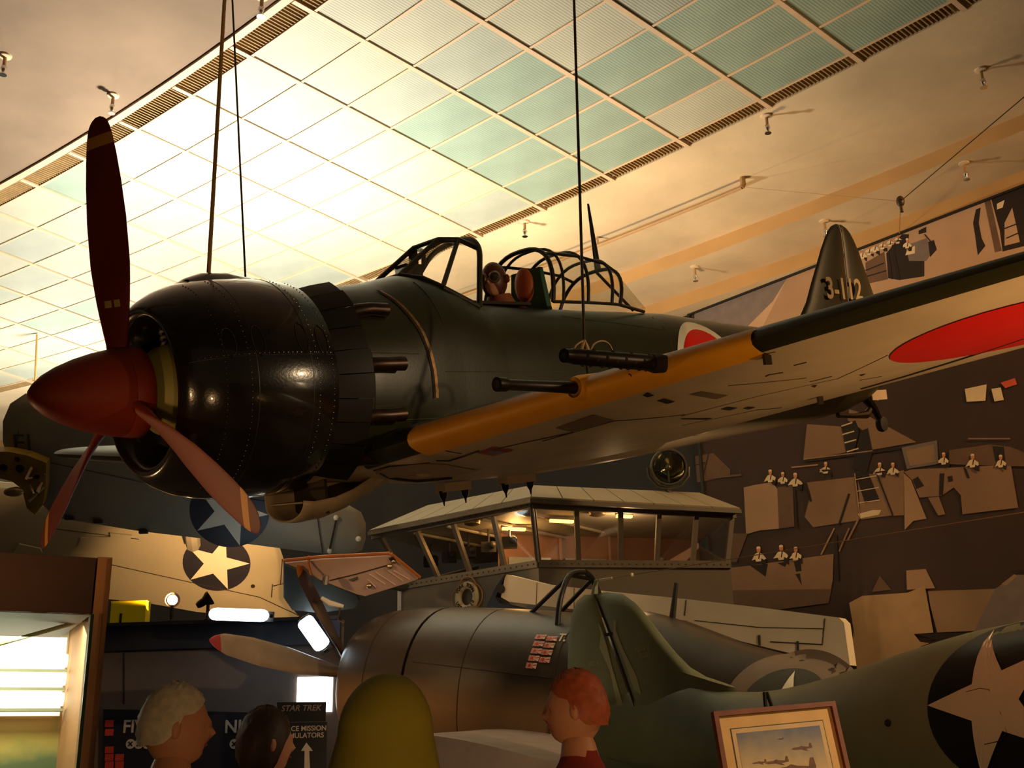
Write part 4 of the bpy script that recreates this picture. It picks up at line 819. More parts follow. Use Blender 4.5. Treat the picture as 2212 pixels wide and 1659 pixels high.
# near side of this aircraft faces the camera: local -y
for x in (1.95, 3.0): MB().loft([hring(x-.005, grow=.002), hring(x, grow=.003), hring(x+.005, grow=.002)], cap0=False, cap1=False).build('panel_seam', m_line, ho, True)
hs = -1 if hl(CAM)[1] < 0 else 1
def hskin(x, z, off=.004): return np.array([x, hs*(hy(x, z)+off), z])
def hhit(x, y):
    o = hl(CAM); d = HR.T@ray(x, y); t = 7.0
    for _ in range(50):
        p = o+d*t; g = hs*p[1]-hy(min(max(p[0], 0), 9.2), p[2]); t += .25*g/(abs(d[1])+.2)
    return o+d*t
for L in ([(.9, -.1), (1.2, -.1)], [(1.3, .2), (3.1, .12)], [(1.3, -.45), (3.2, -.45)], [(3.0, .5), (3.0, -.6)]): 
    pts = [hskin(L[0][0]+(L[1][0]-L[0][0])*t, L[0][1]+(L[1][1]-L[0][1])*t, .001) for t in np.linspace(0, 1, 12)]; MB().tube(pts, .004, 5).build('panel_line', m_line, ho)
m_flag = mat('flag_white', srgb(232, 206, 186), .5); m_flagr = mat('flag_red', srgb(214, 52, 40), .5)
fp = [(1158+ (740+1270/2.967-740-1270/2.967), 0)]
flags = [(1272, 818), (1258, 862), (1245, 908), (1228, 955), (1212, 1002), (1342, 828), (1326, 872), (1312, 917), (1298, 965)]
for u, v in flags:
    p = hhit(740+u/2.967, 1100+v/2.967); n_ = unit(hskin(p[0], p[2]+.02)-hskin(p[0], p[2]-.02)); X = np.array([1, 0, 0.]); c = hskin(p[0], p[2], .006)
    fl = MB().prism([c+X*a*.060+n_*b*.026 for a, b in ((-1, -1), (1, -1), (1, 1), (-1, 1))], (0, hs*.002, 0)).build('kill_flag', m_flag, ho)
    c2 = c+np.array([0, hs*.004, 0])-X*.018; mb = MB().prism([c2+X*.016*math.cos(a)+n_*.016*math.sin(a) for a in np.linspace(0, 2*math.pi, 12, endpoint=False)], (0, hs*.001, 0))
    for k in range(12):
        a0, a1 = k*math.pi/6, k*math.pi/6+math.pi/18
        def edge(a):
            t = 9
            ca, sa = math.cos(a), math.sin(a)
            if ca > 1e-6: t = min(t, (.060+.018)/ca)
            if ca < -1e-6: t = min(t, (.060-.018)/-ca)
            if abs(sa) > 1e-6: t = min(t, .026/abs(sa))
            return c2+X*ca*t+n_*sa*t
        mb.add([c2+X*.016*math.cos(a0)+n_*.016*math.sin(a0), c2+X*.016*math.cos(a1)+n_*.016*math.sin(a1), edge(a1), edge(a0)], [(0, 1, 2, 3)])
    mb.build('sun_rays', m_flagr, fl, fix=False)
p = hhit(1218, 1378); o = text_mesh('pilot_name', 'LT. H', .12, mat('name_white', srgb(226, 210, 180), .5), .002, 'CENTER', bold=.003)
put(o, hskin(p[0]+.02, p[2], .012), (1, 0, 0) if hs < 0 else (-1, 0, 0), unit(hskin(p[0], p[2]+.02)-hskin(p[0], p[2]-.02)), ho)
# star on the aft fuselage
sc_ = hhit(1697, 1545)
def hdisc(r, off, name, mt, n=64):
    cx_, cz_ = sc_[0], sc_[2]; V = [hskin(cx_, cz_, off)]; Fc = []; K = 14
    for k in range(1, K+1):
        for j in range(n): a = 2*math.pi*j/n; V.append(hskin(cx_+r*k/K*math.cos(a), cz_+r*k/K*math.sin(a), off))
    for j in range(n): Fc.append((0, 1+j, 1+(j+1) % n))
    for k in range(K-1):
        for j in range(n): a = 1+k*n+j; b = 1+k*n+(j+1) % n; Fc.append((a, a+n, b+n, b))
    MB().add(V, Fc).build(name, mt, ho, True, fix=False)
hdisc(.52, .012, 'roundel_ring', mat('ring_grey', srgb(132, 114, 98), .5)); hdisc(.36, .02, 'roundel', mat('roundel_blue_grey', srgb(74, 74, 66), .5))
st_ = [(.34 if k % 2 == 0 else .13, math.pi/2+k*math.pi/5) for k in range(10)]; so3 = []
for (r0, a0), (r1, a1) in zip(st_, st_[1:]+st_[:1]):
    for t in (0, .25, .5, .75): so3.append((r0*math.cos(a0)*(1-t)+r1*math.cos(a1)*t, r0*math.sin(a0)*(1-t)+r1*math.sin(a1)*t))
V = [hskin(sc_[0], sc_[2], .03)]; Fc = []; n = len(so3); K = 10
for k in range(1, K+1): V += [hskin(sc_[0]+u*k/K, sc_[2]+v*k/K, .03) for u, v in so3]
for j in range(n): Fc.append((0, 1+j, 1+(j+1) % n))
for k in range(K-1):
    for j in range(n): a = 1+k*n+j; b = 1+k*n+(j+1) % n; Fc.append((a, a+n, b+n, b))
MB().add(V, Fc).build('star', m_white, ho, fix=False)
# windscreen
wp = [hray(1133, 1333, 1, 0), hray(1205, 1272, 1, 0), hray(1222, 1272, 1, 0)]
xa = hray(1135, 1335, 1, hs*.28)[0]; xb = hray(1207, 1345, 1, hs*.34)[0]
a_, b_ = np.array([xa, hs*.20, .72]), np.array([xb, hs*.36, .56]); c_ = np.array([xb-.02, hs*.18, 1.08]); tt = np.array([xb+.02, 0, 1.13]); hm = lambda p: np.array([p[0], -p[1], p[2]])
wf = MB()
for q in ((lambda p: p), hm): wf.tube([q(a_), q(c_)], .022, 8); wf.tube(spl([q(b_), q(np.array([xb, hs*.33, .85])), q(c_), tt]), .026, 8); wf.tube([q(a_), q(b_)], .02, 8)
wf.tube([c_, hm(c_)], .02, 8); wf.tube([a_, hm(a_)], .02, 8); wf.build('windscreen_frame', mat('frame_black', srgb(26, 24, 22), .4), hell, True)
MB().add([a_, hm(a_), hm(c_), c_], [(0, 1, 2, 3)]).add([a_, b_, c_], [(0, 1, 2)]).add([hm(a_), hm(b_), hm(c_)], [(0, 1, 2)]).build('windscreen_glass', glass('wind_glass', (.8, .8, .8, 1), .12), hell, fix=False)
MB().sphere((xb+.1, 0, .70), (.12, .16, .2), 12, 8).build('headrest', m_navyd, hell, True)
MB().tube([hray(1452, 1340, 1, 0), hray(1461, 1259, 1, 0)], [.03, .02], 8).build('aerial_mast', m_navyd, hell, True)
# propeller: three wide blades with red tips
hub = np.array([-.30, 0, .02]); MB().lathe([(0, .02), (.05, .12), (.2, .17), (.3, .18)], hub-[.05, 0, 0], (1, 0, 0), 20).build('propeller_hub', m_alu, hell, True)
tA, tB = hray(641, 1221, 0, hub[0]), hray(452, 1383, 0, hub[0]); dA, dB = [unit((t-hub)*[0, 1, 1]) for t in (tA, tB)]; lA, lB = [np.linalg.norm((t-hub)[1:]) for t in (tA, tB)]; dC = -unit(dA+dB); print('HC prop', lA, lB, math.degrees(math.acos(dA@dB)))
m_bl = mat('blade_pale_metal', srgb(150, 130, 112), .35, .3, var=.12); m_tip = mat('blade_tip_red', srgb(150, 34, 44), .4)
m_tipo = mat('blade_tip_orange', srgb(222, 126, 40), .4); m_bld = mat('blade_dark_back', srgb(64, 46, 50), .4)
for d_, BL, mtb, mtt in ((dB, lB, m_bl, m_tip), (dA, lA, m_bld, m_tipo), (dC, (lA+lB)/2, m_bl, m_tip)):
    tg = np.cross([1, 0, 0], d_)
    def sec(r):
        f = r/BL; ch = np.interp(f, [0, .1, .2, .45, .7, .9, .97, 1], [.14, .15, .24, .36, .34, .24, .13, .02]); tk = np.interp(f, [0, .15, .4, 1], [.13, .09, .04, .008]); be = math.radians(np.interp(f, [0, .3, 1], [60, 45, 25]))
        ax1 = math.cos(be)*tg+math.sin(be)*np.array([1, 0, 0]); ax2 = -math.sin(be)*tg+math.cos(be)*np.array([1, 0, 0])
        return [hub+d_*r+ax1*ch/2*math.cos(t)+ax2*tk/2*math.sin(t) for t in np.linspace(0, 2*math.pi, 16, endpoint=False)]
    b_o = MB().loft([sec(BL*f) for f in (.06, .12, .2, .3, .45, .6, .7, .8, .9, .93)]).build('propeller_blade', mtb, hell, True, 60); MB().loft([sec(BL*f) for f in (.93, .96, .98, 1.0)]).build('blade_tip', mtt, b_o, True, 60)
# engine front
MB().lathe([(.02, .05), (.04, .2), (.12, .5), (.14, .52)], (0, 0, -.05), (1, 0, 0), 24).build('engine', m_gun, hell, True)
# centre wing, gear leg and wheel on each side
for s in (-1, 1):
    R_ = []
    for y, xl, xt, z in ((.3, 1.9, 4.5, -.50), (1.0, 1.92, 4.5, -.54), (1.75, 1.97, 4.45, -.56)):
        R_.append([np.array([xl+(xt-xl)*c, s*y, z+yt(c, .14)*(xt-xl)]) for c in reversed(CU)]+[np.array([xl+(xt-xl)*c, s*y, z-yt(c, .14)*(xt-xl)]) for c in CU[1:]])
    MB().loft(R_).build('inner_wing', mat('inner_wing_grey', srgb(176, 156, 144), .45), hell, True, 50)
    zg = -HN[2]
    leg_top = np.array([2.5, s*1.45, -.9]); foot = hl(np.array([*(HR@leg_top+HN)[:2], .38])); MB().tube([leg_top, foot], .06, 10).build('gear_leg', m_lgrey, hell, True)
    MB().lathe([(-.09, .2), (-.08, .36), (0, .385), (.08, .36), (.09, .2)], foot, (0, 1, 0), 24).build('wheel', MATS['tyre'], hell, True)
# folded outer wings, standing along the fuselage, pale underside inwards
far = -hs
fp_ = [(1092, 1240), (1180, 1262), (1300, 1276), (1482, 1294), (1640, 1312), (1812, 1334), (1823, 1345), (1836, 1437), (1760, 1424), (1600, 1385), (1480, 1340), (1290, 1322), (1100, 1300), (1082, 1290)]
PWf = [hray(x, y, 1, far*1.25) for x, y in fp_]
fw_ = MB().prism(PWf, (0, far*.14, 0)).build('folded_wing', m_lgrey, hell)
def fwl(*px, w=.005, name='panel_line', mt=None): MB().tube([hray(x, y, 1, far*1.247) for x, y in px], w, 5).build(name, mt or m_line, fw_)
fwl((1482, 1296), (1479, 1330)); fwl((1782, 1336), (1777, 1392), (1664, 1386)); fwl((1500, 1340), (1640, 1355), (1780, 1358), w=.003)
for x, y in ((1640, 1372), (1723, 1385)): fwl((x, y), (x+1, y+22), w=.012, name='aileron_hinge')
fwl((1160, 1258), (1158, 1308), w=.003); fwl((1240, 1270), (1240, 1316), w=.003)
MB().prism([hray(x, y, 1, far*1.23) for x, y in ((1092, 1238), (1072, 1266), (1055, 1300), (1048, 1318), (1126, 1320), (1126, 1314), (1078, 1302), (1070, 1290))], (0, far*.2, 0)).build('fold_joint', mat('fold_blue', srgb(34, 38, 50), .4), hell)
MB().lathe([(0, .05), (.02, .05)], hray(1081, 1272, 1, far*1.22), (0, 1, 0), 14).build('fold_pin_hole', m_line, hell)
# ---------------------------------------------------------------- dive bomber tail, nearer, nose to the right
ST = A(1345, 1580, 8.2); SQ = A(2170, 1530, 5.75)
SRm = frame_of(ST, SQ)
def sl_(p): return SRm.T@(np.asarray(p)-ST)
def sray(x, y, axis, val):
    o = sl_(CAM); d = SRm.T@ray(x, y); return o+d*(val-o[axis])/d[axis]
sbd = thing('dive_bomber', 'sea-green dive bomber seen from its tail with large white star on the fuselage', 'aircraft', ST, R=SRm)
m_sea = mat('sea_green_paint', srgb(134, 140, 108), .5, var=.10, vs=4, bump=.05, bs=50)
m_sea2 = mat('patch_primer', srgb(176, 176, 138), .6, var=.08)
topz = [(x_, sray(px_, py_, 1, 0)) for x_, px_, py_ in ((0, 1500, 1478), (1, 1600, 1490), (2, 1760, 1480), (3, 1900, 1432), (4, 2000, 1393), (5, 2120, 1362), (6, 2212, 1345))]
tz = sorted([(t[1][0], t[1][2]) for t in topz]); print('SBD top', tz)
_pf = np.polyfit([t[0] for t in tz], [t[1] for t in tz], 3); _xa, _xb = tz[0][0], tz[-1][0]
TX = [-.35, _xa-.3, _xa-.15]+list(np.linspace(_xa, _xb, 20))+[_xb+.6, _xb+3.5]; TZ = [tz[0][1]-.02, tz[0][1], tz[0][1]]+[float(np.polyval(_pf, q)) for q in np.linspace(_xa, _xb, 20)]+[tz[-1][1]+.08, tz[-1][1]+.1]
def ssec(x): 
    t = np.interp(x, TX, TZ); w = np.interp(x, [-.9, -.3, _xa-.6, _xa-.3, _xa, _xa+.3, 1.7, 3, 5, 7], [.03, .046, .055, .075, .125, .19, .33, .46, .56, .60]); b = np.interp(x, [-.9, -.3, .5, 1.5, 3, 5, 7], [-.05, -.22, -.36, -.50, -.70, -.9, -1.0]); return t, b, w
def sring(x, n=40):
    t, b, w = ssec(x); zc = (t+b)/2; h = (t-b)/2; return [np.array([x, w*math.sin(a), zc+h*math.cos(a)]) for a in np.linspace(0, 2*math.pi, n, endpoint=False)]
def sy(x, z): t, b, w = ssec(x); return w*math.sqrt(max(1-((z-(t+b)/2)/((t-b)/2))**2, 0))
ss = -1 if sl_(CAM)[1] < 0 else 1
fo2 = MB().loft([sring(x) for x in np.linspace(-.35, TX[-1], 50)]).build('fuselage', m_sea, sbd, True, 60)
def sskin(x, z, off): return np.array([x, ss*(sy(x, z)+off), z])
def shit(x, y):
    o = sl_(CAM); d = SRm.T@ray(x, y); t = 5.0
    for _ in range(60):
        p = o+d*t; g = ss*p[1]-sy(min(max(p[0], -.3), TX[-1]), p[2]); t += .3*g/(abs(d[1])+.2)
    return o+d*t
stc = shit(2146, 1514); print('SBD star', stc)
def spatch(c, r, off, name, mt, n=48, K=6):
    V = [sskin(c[0], c[2], off)]; Fc = []
    for k in range(1, K+1):
        for j in range(n): a = 2*math.pi*j/n; V.append(sskin(c[0]+r*k/K*math.cos(a), c[2]+r*k/K*math.sin(a), off))
    for j in range(n): Fc.append((0, 1+j, 1+(j+1) % n))
    for k in range(K-1):
        for j in range(n): a = 1+k*n+j; b = 1+k*n+(j+1) % n; Fc.append((a, a+n, b+n, b))
    return MB().add(V, Fc).build(name, mt, fo2, True, fix=False)
SRD = .385
spatch(stc, SRD, .006, 'roundel', mat('roundel_navy', srgb(24, 24, 34), .35))
pts10 = [(SRD*.985 if j % 2 == 0 else SRD*.38, math.radians(18)+math.pi/2+j*math.pi/5) for j in range(10)]; out_ = []
for (r0, a0), (r1, a1) in zip(pts10, pts10[1:]+pts10[:1]):
    for t in (0, .25, .5, .75): out_.append((r0*math.cos(a0)*(1-t)+r1*math.cos(a1)*t, r0*math.sin(a0)*(1-t)+r1*math.sin(a1)*t))
V = [sskin(stc[0], stc[2], .014)]; Fc = []; K = 8; n = len(out_)
for k in range(1, K+1):
    for (u, v) in out_: V.append(sskin(stc[0]+u*k/K, stc[2]+v*k/K, .014))
for j in range(n): Fc.append((0, 1+j, 1+(j+1) % n))
for k in range(K-1):
    for j in range(n): a = 1+k*n+j; b = 1+k*n+(j+1) % n; Fc.append((a, a+n, b+n, b))
MB().add(V, Fc).build('star', m_white, fo2, fix=False)
MB().tube([(lambda p: sskin(p[0], p[2], .012))(shit(x, y)) for x, y in ((2090, 1495), (2120, 1487), (2140, 1490), (2165, 1540), (2178, 1580), (2165, 1600), (2130, 1608))], .003, 5).build('hatch_outline', m_line, fo2)
MB().sphere((lambda p: sskin(p[0], p[2], .0))(shit(1919, 1562)), .02, 8, 6).build('plug', m_line, fo2, True)
# fin and rudder traced on the centre plane, with rounded section
def tail_part(pxs, th, name, mt, hinge=None):
    P = [sray(x, y, 1, 0) for x, y in pxs]; c = sum(P)/len(P); n = len(P); R_ = []
    for f, o_ in ((.0, 0), (1.0, 0)): pass
    V = []; Fc = []; steps = [(1.0, .0), (.93, .55), (.80, .85), (.5, 1.0)]
    for sg in (1, -1):
        k0 = len(V)
        for f, h in steps: V += [c+(p-c)*f+np.array([0, sg*h*th/2, 0]) for p in P]
        for i in range(len(steps)-1):
            for j in range(n): a = k0+i*n+j; b = k0+i*n+(j+1) % n; Fc.append((a, b, b+n, a+n))
        Fc.append(tuple(k0+3*n+j for j in range(n)))
    return MB().add(V, Fc).build(name, mt, sbd, True, 50)
fin_px = [(1287, 1283), (1310, 1279), (1345, 1283), (1372, 1302), (1400, 1336), (1430, 1376), (1460, 1412), (1490, 1442), (1530, 1466), (1590, 1486), (1600, 1560), (1600, 1660), (1425, 1662), (1395, 1590), (1368, 1510), (1340, 1430), (1312, 1350)]
rud_px = [(1283, 1284), (1262, 1285), (1245, 1300), (1234, 1330), (1228, 1380), (1226, 1440), (1230, 1500), (1240, 1570), (1258, 1640), (1290, 1700), (1430, 1710), (1412, 1655), (1388, 1592), (1361, 1512), (1333, 1432), (1305, 1352)]
sfin = tail_part(fin_px, .10, 'tail_fin', m_sea); srud = tail_part(rud_px, .07, 'rudder', m_sea)
def sflat(pxs, off, name, mt, par): return MB().prism([sray(x, y, 1, ss*off) for x, y in pxs], (0, ss*.002, 0)).build(name, mt, par)
for x, y in ((1318, 1370), (1384, 1566)): MB().box(sray(x, y, 1, ss*.03), (.09, .03, .02)).build('rudder_hinge', m_line, srud)
MB().tube([sray(x, y, 1, ss*.035) for x, y in ((1285, 1284), (1312, 1353), (1340, 1432), (1367, 1512), (1393, 1592), (1415, 1655))], .009, 6).build('hinge_gap', m_line, srud)
sflat([(1292, 1345), (1300, 1360), (1312, 1400), (1322, 1440), (1345, 1520), (1360, 1555), (1350, 1560), (1335, 1530), (1318, 1450), (1305, 1420), (1295, 1400), (1298, 1370)], .0362, 'primer_patch', m_sea2, srud)
sflat([(1325, 1340), (1332, 1338), (1330, 1360), (1345, 1400), (1375, 1460), (1385, 1500), (1370, 1490), (1350, 1430), (1325, 1370)], .0512, 'primer_patch', m_sea2, sfin)
MB().tube([sray(x, y, 1, 0) for x, y in ((1284, 1286), (1286, 1268), (1288, 1252))], [.03, .022, .012], 8).build('aerial_post', m_sea, sfin, True)
for tx_, px_, s_, par_ in (('NAVY', (1387, 1402), .062, sfin), ('06583', (1392, 1416), .052, sfin), ('SBD-4', (1282, 1434), .05, srud)):
    o = text_mesh('stencil', tx_, s_, m_sea2 if tx_ != 'NAVY' else MATS['patch_primer'], .001); p = sray(*px_, 1, ss*(.053 if par_ is sfin else .038)); xv = np.array([1., 0, 0])*(-ss if ss > 0 else 1); put(o, p, (1, 0, 0) if ss < 0 else (-1, 0, 0), (0, 0, 1), par_)
# tailplane on the near side, just in frame at the bottom
R_ = []
for y, xl, xt in ((.05, .75, -.25), (.4, .7, -.25), (.65, .6, -.2), (.8, .45, -.1), (.86, .3, .0)): R_.append([np.array([xl+(xt-xl)*c, ss*y, .10+yt(c, .10)*(xl-xt)]) for c in reversed(CU)]+[np.array([xl+(xt-xl)*c, ss*y, .10-yt(c, .10)*(xl-xt)]) for c in CU[1:]])
for s in (1, -1): MB().loft([[np.array([p[0], s*p[1], p[2]-.42]) for p in r if True] for r in R_]).build('tailplane', m_sea, sbd, True, 50)
ap = sray(1288, 1254, 1, 0)
cable('aerial_wire', 'thin aerial wire with a white insulator leading off the dive bomber rudder', [A(2215, 1106, 6.4), SRm@ap+ST], .003, m_tan)
iw = [SRm@ap+ST, A(2215, 1106, 6.4)]; ip = iw[0]+(iw[1]-iw[0])*.11
o = MB().sphere(ip, .016, 10, 8).tube([iw[0]+(iw[1]-iw[0])*.01, iw[0]+(iw[1]-iw[0])*.05], .008, 6).build('wire_insulator', m_white, None, True, off=ip); o.location = ip; tag(o, 'small white insulator bead on the aerial wire above the rudder', 'insulator')
# gear that carries the dive bomber: tail wheel and two main wheels beyond the frame
for (x, y) in ((.3, 0), (5.2, 1.0), (5.2, -1.0)):
    r_ = .14 if y == 0 else .36; top = np.array([x, y, -.3 if y == 0 else -.85]); foot = sl_(np.array([*(SRm@top+ST)[:2], r_])); MB().tube([top, foot], .04, 8).build('gear_leg', m_gun, sbd, True); MB().lathe([(-.06, r_*.6), (-.05, r_*.95), (0, r_), (.05, r_*.95), (.06, r_*.6)], foot, (0, 1, 0), 20).build('wheel', MATS['tyre'], sbd, True)
# ================================================================ LEFT BACKGROUND
def plane_thing(name, label, cat, P, N_, group=None): return thing(name, label, cat, P, group)
def onp(pxs, P, N_): return [onplane(x, y, P, N_) for x, y in pxs]
def soft_slab(P, N_, th, name, mt, par, off, rnd_=.9):
    c = sum(P)/len(P); n = len(P); V = []; Fc = []; st = [(1.0, 0), (.97, .55), (rnd_, .9), (.5, 1.0)]
    for sg in (1, -1):
        k0 = len(V)
        for f, h in st: V += [c+(p-c)*f+N_*sg*h*th/2 for p in P]
        for i in range(len(st)-1):
            for j in range(n): a = k0+i*n+j; b = k0+i*n+(j+1) % n; Fc.append((a, b, b+n, a+n))
        Fc.append(tuple(k0+3*n+j for j in range(n)))
    return MB().add(V, Fc).build(name, mt, par, True, 60, off=off)
m_wing = mat('wing_blue_grey', srgb(150, 144, 128), .5, var=.07, vs=1.5, bump=.03, bs=30)
m_wing2 = mat('wing_pale_grey', srgb(176, 166, 142), .5, var=.06, vs=1.5)
m_insig = mat('insignia_navy', srgb(44, 42, 54), .45)
m_zinc = mat('zinc_yellow', srgb(150, 118, 40), .5, var=.2, vs=6)
def insignia(P0, N_, cpx, r, rot, par, off, X=None):
    c = onplane(*cpx, P0, N_); X = unit(np.cross([0, 0, 1], N_)) if X is None else X; X = X if X[0] > 0 else -X; Y = unit(np.cross(N_, X)); Y = Y if Y[2] > 0 else -Y
    d = MB().prism(circle_poly(c, X, Y, r), N_*.004).build('roundel', m_insig, par, off=off); MB().prism(star_poly(c+N_*.005, X, Y, r*.98, rot), N_*.003).build('star', m_white, par, off=off)
# nearer folded wing, in shade
U0 = A(400, 1050, 13.4); UN = unit([.10, -.80, -.60])
bomb = thing('torpedo_bomber', 'blue-grey navy bomber wing in shade with star roundel and yellow folding joint', 'aircraft', U0)
up_px = [(55, 850), (150, 858), (300, 892), (480, 965), (640, 1030), (745, 1086), (780, 1106), (790, 1130), (790, 1165), (782, 1188), (762, 1197), (690, 1194), (520, 1172), (300, 1146), (120, 1117), (60, 1060), (20, 1000), (6, 955), (6, 910), (22, 872)]
uw = soft_slab(onp(up_px, U0, UN), UN, .20, 'folded_wing', m_wing, bomb, U0, .94)
insignia(U0+UN*.103, UN, (496, 1106), .47, math.radians(-22), bomb, U0)
UF = U0+UN*.11
def uline(*px, w=.008, name='panel_line', mt=None): return MB().tube(onp(px, UF, UN), w, 5).build(name, mt or m_line, bomb, off=U0)
uline((683, 1100), (690, 1150), (697, 1194), w=.006); uline((683, 1100), (740, 1090), w=.004); uline((727, 1120), (712, 1188), w=.012, name='aileron_rod')
for x, y in ((726, 1118), (712, 1190), (774, 1164)): MB().sphere(onplane(x, y, UF, UN), .035, 8, 6).build('rod_end', mat('rod_white', srgb(230, 225, 215), .3), bomb, True, off=U0)
uline((110, 1000), (300, 1040), (680, 1100), w=.004); uline((40, 930), (30, 1000), w=.004)
for x, y in ((150, 1115), (212, 1122), (310, 1145)): MB().box(onplane(x, y+4, UF, UN), (.10, .05, .04)).build('hinge_bracket', m_line, bomb, off=U0)
eo = text_mesh('wing_code', 'EI', .30, mat('code_grey', srgb(66, 62, 62), .6), .002); put(eo, onplane(48, 958, UF, UN)-U0, unit(np.cross([0, 0, 1], UN))*(1 if np.cross([0, 0, 1], UN)[0] > 0 else -1), np.cross(UN, unit(np.cross([0, 0, 1], UN)))*(1 if np.cross(UN, np.cross([0, 0, 1], UN))[2] > 0 else -1), bomb)
YP = U0+UN*.35
yr = MB().prism(onp([(-30, 975), (20, 976), (60, 984), (100, 1000), (99, 1050), (92, 1090), (75, 1112), (58, 1098), (47, 1056), (26, 1040), (-30, 1026)], YP, UN), -UN*.15).build('wing_fold_rib', m_zinc, bomb, off=U0)
for x, y, r in ((8, 1010, .045), (43, 1012, .05), (78, 1065, .04), (38, 992, .03), (80, 1030, .03)): MB().prism(circle_poly(onplane(x, y, YP+UN*.003, UN), unit(np.cross([0, 0, 1], UN)), unit(np.cross(UN, np.cross([0, 0, 1], UN))), r, 16), UN*.004).build('lightening_hole', m_line, yr, off=U0)
for k in range(7):
    rr_ = random.Random(k); p = onplane(60+rr_.random()*36, 1005+rr_.random()*50, YP+UN*.03, UN); MB().tube([p, p+np.array([rr_.uniform(-.15, .15), -.05, rr_.uniform(-.2, .1)])], .016, 6).build('fold_actuator', m_alu, yr, True, off=U0)
MB().sphere(onplane(30, 1062, YP, UN), (.12, .06, .06), 10, 8).build('fold_fitting', m_alu, bomb, True, off=U0)
MB().tube([U0+UN*-.1, np.array([U0[0]-.5, U0[1]+2.2, U0[2]-.3])], .1, 8).build('fold_strut', m_wing, bomb, True, off=U0)
# farther wing, lit by the spotlights
L0 = A(300, 1210, 15.8); LN = unit([.10, -.72, -.69])
lw = thing('patrol_bomber', 'pale grey aircraft wing glowing in spotlight with bright star roundel', 'aircraft', L0)
lo_px = [(-120, 1030), (100, 1050), (350, 1080), (520, 1120), (600, 1170), (612, 1205), (612, 1290), (650, 1337), (560, 1330), (430, 1318), (320, 1298), (240, 1290), (-120, 1250)]
soft_slab(onp(lo_px, L0, LN), LN, .22, 'wing', m_wing2, lw, L0, .95)
insignia(L0+LN*.113, LN, (468, 1217), .47, math.radians(-18), lw, L0)
LF = L0+LN*.12
for px_, w in (([(240, 1220), (330, 1240), (430, 1262), (560, 1290), (650, 1332)], .006), ([(610, 1208), (606, 1262), (590, 1266)], .008), ([(100, 1140), (300, 1165)], .005), ([(588, 1262), (586, 1290)], .005)): MB().tube(onp(px_, LF, LN), w, 5).build('panel_line', m_line, lw, off=L0)
for q in ([(28, 1195), (42, 1173), (88, 1183), (92, 1192)], [(168, 1180), (175, 1160), (240, 1158), (238, 1150), (285, 1155), (280, 1172)]): MB().prism(onp(q, LF, LN), LN*.03).build('hatch_cover', m_wing2, lw, off=L0)
MB().lathe([(0, .03), (.01, .03)], onplane(546, 1266, LF, LN), LN, 10).build('drain_hole', m_line, lw, off=L0)
MB().tube([L0-LN*.1, L0+np.array([-1, 2.6, -.2])], .15, 8).build('wing_spar', m_wing, lw, True, off=L0)
# tailplane of another hung aircraft
T0 = A(760, 1240, 12.2); TN = unit([.05, -.62, -.78])
tp = thing('trainer_aircraft', 'pinkish fabric tailplane with orange edging and stitched ribs hung before the bridge', 'aircraft', T0)
soft_slab(onp([(612, 1212), (700, 1203), (790, 1199), (842, 1196), (855, 1203), (907, 1247), (880, 1257), (790, 1285), (772, 1281), (690, 1249), (650, 1226)], T0, TN), TN, .07, 'tailplane', mat('fabric_pink', srgb(214, 182, 172), .45, var=.06), tp, T0, .97)
TF = T0+TN*.04
m_edge = mat('edge_orange', srgb(190, 110, 46), .5)
for px_, w, mt_, nm in (([(612, 1211), (700, 1202), (790, 1198), (842, 1195)], .018, m_edge, 'edge_tape'), ([(845, 1196), (907, 1247)], .02, m_edge, 'edge_tape'), ([(712, 1254), (770, 1240), (840, 1220)], .006, m_line, 'hinge_line')): MB().tube(onp(px_, TF, TN), w, 6).build(nm, mt_, tp, True, off=T0)
for (x0, y0, x1, y1) in ((798, 1240, 832, 1262), (812, 1236, 855, 1264), (834, 1229, 872, 1256), (850, 1232, 885, 1252), (795, 1252, 812, 1268)): MB().tube(onp([(x0, y0), (x1, y1)], TF, TN), .007, 5).build('rib_stitch', mat('stitch_pale', srgb(236, 206, 192), .4), tp, True, off=T0)
for x, y in ((842, 1223), (850, 1212), (797, 1265)): MB().sphere(onplane(x, y, TF, TN), .035, 8, 6).build('hinge_fitting', m_alu, tp, True, off=T0)
MB().prism(onp([(840, 1205), (850, 1200), (856, 1212), (848, 1214)], TF, TN), TN*.02).build('hinge_cutout', m_line, tp, off=T0)
gpn = soft_slab(onp([(612, 1214), (690, 1250), (772, 1283), (778, 1296), (768, 1312), (690, 1322), (630, 1316), (612, 1290)], T0-TN*.25, TN), TN, .05, 'elevator', mat('panel_green_grey', srgb(58, 60, 52), .6), tp, T0, .97)
MB().tube([A(705, 1243, 12.0), A(702, 1262, 12.0)], .035, 8).build('strut_joint', m_chrome, tp, True, off=T0); MB().tube([A(694, 1291, 11.95), A(712, 1303, 11.95), A(742, 1310, 11.95)], [.02, .035, .02], 8).build('streamline_strut', mat('strut_white', srgb(225, 220, 214), .3), tp, True, off=T0)
MB().tube([A(668, 1200, 12.0), A(666, 1220, 11.98), A(672, 1242, 11.98)], .014, 6).build('control_horn', m_edge, tp, True, off=T0)
MB().tube([A(735, 1312, 11.95), A(729, 1340, 11.95), A(742, 1346, 11.95), A(739, 1353, 11.95)], .009, 6).build('pull_wire', m_chrome, tp, True, off=T0)
MB().tube([T0, T0+np.array([.4, 1.6, .1])], .08, 8).build('tail_boom', MATS['panel_green_grey'], tp, True, off=T0)
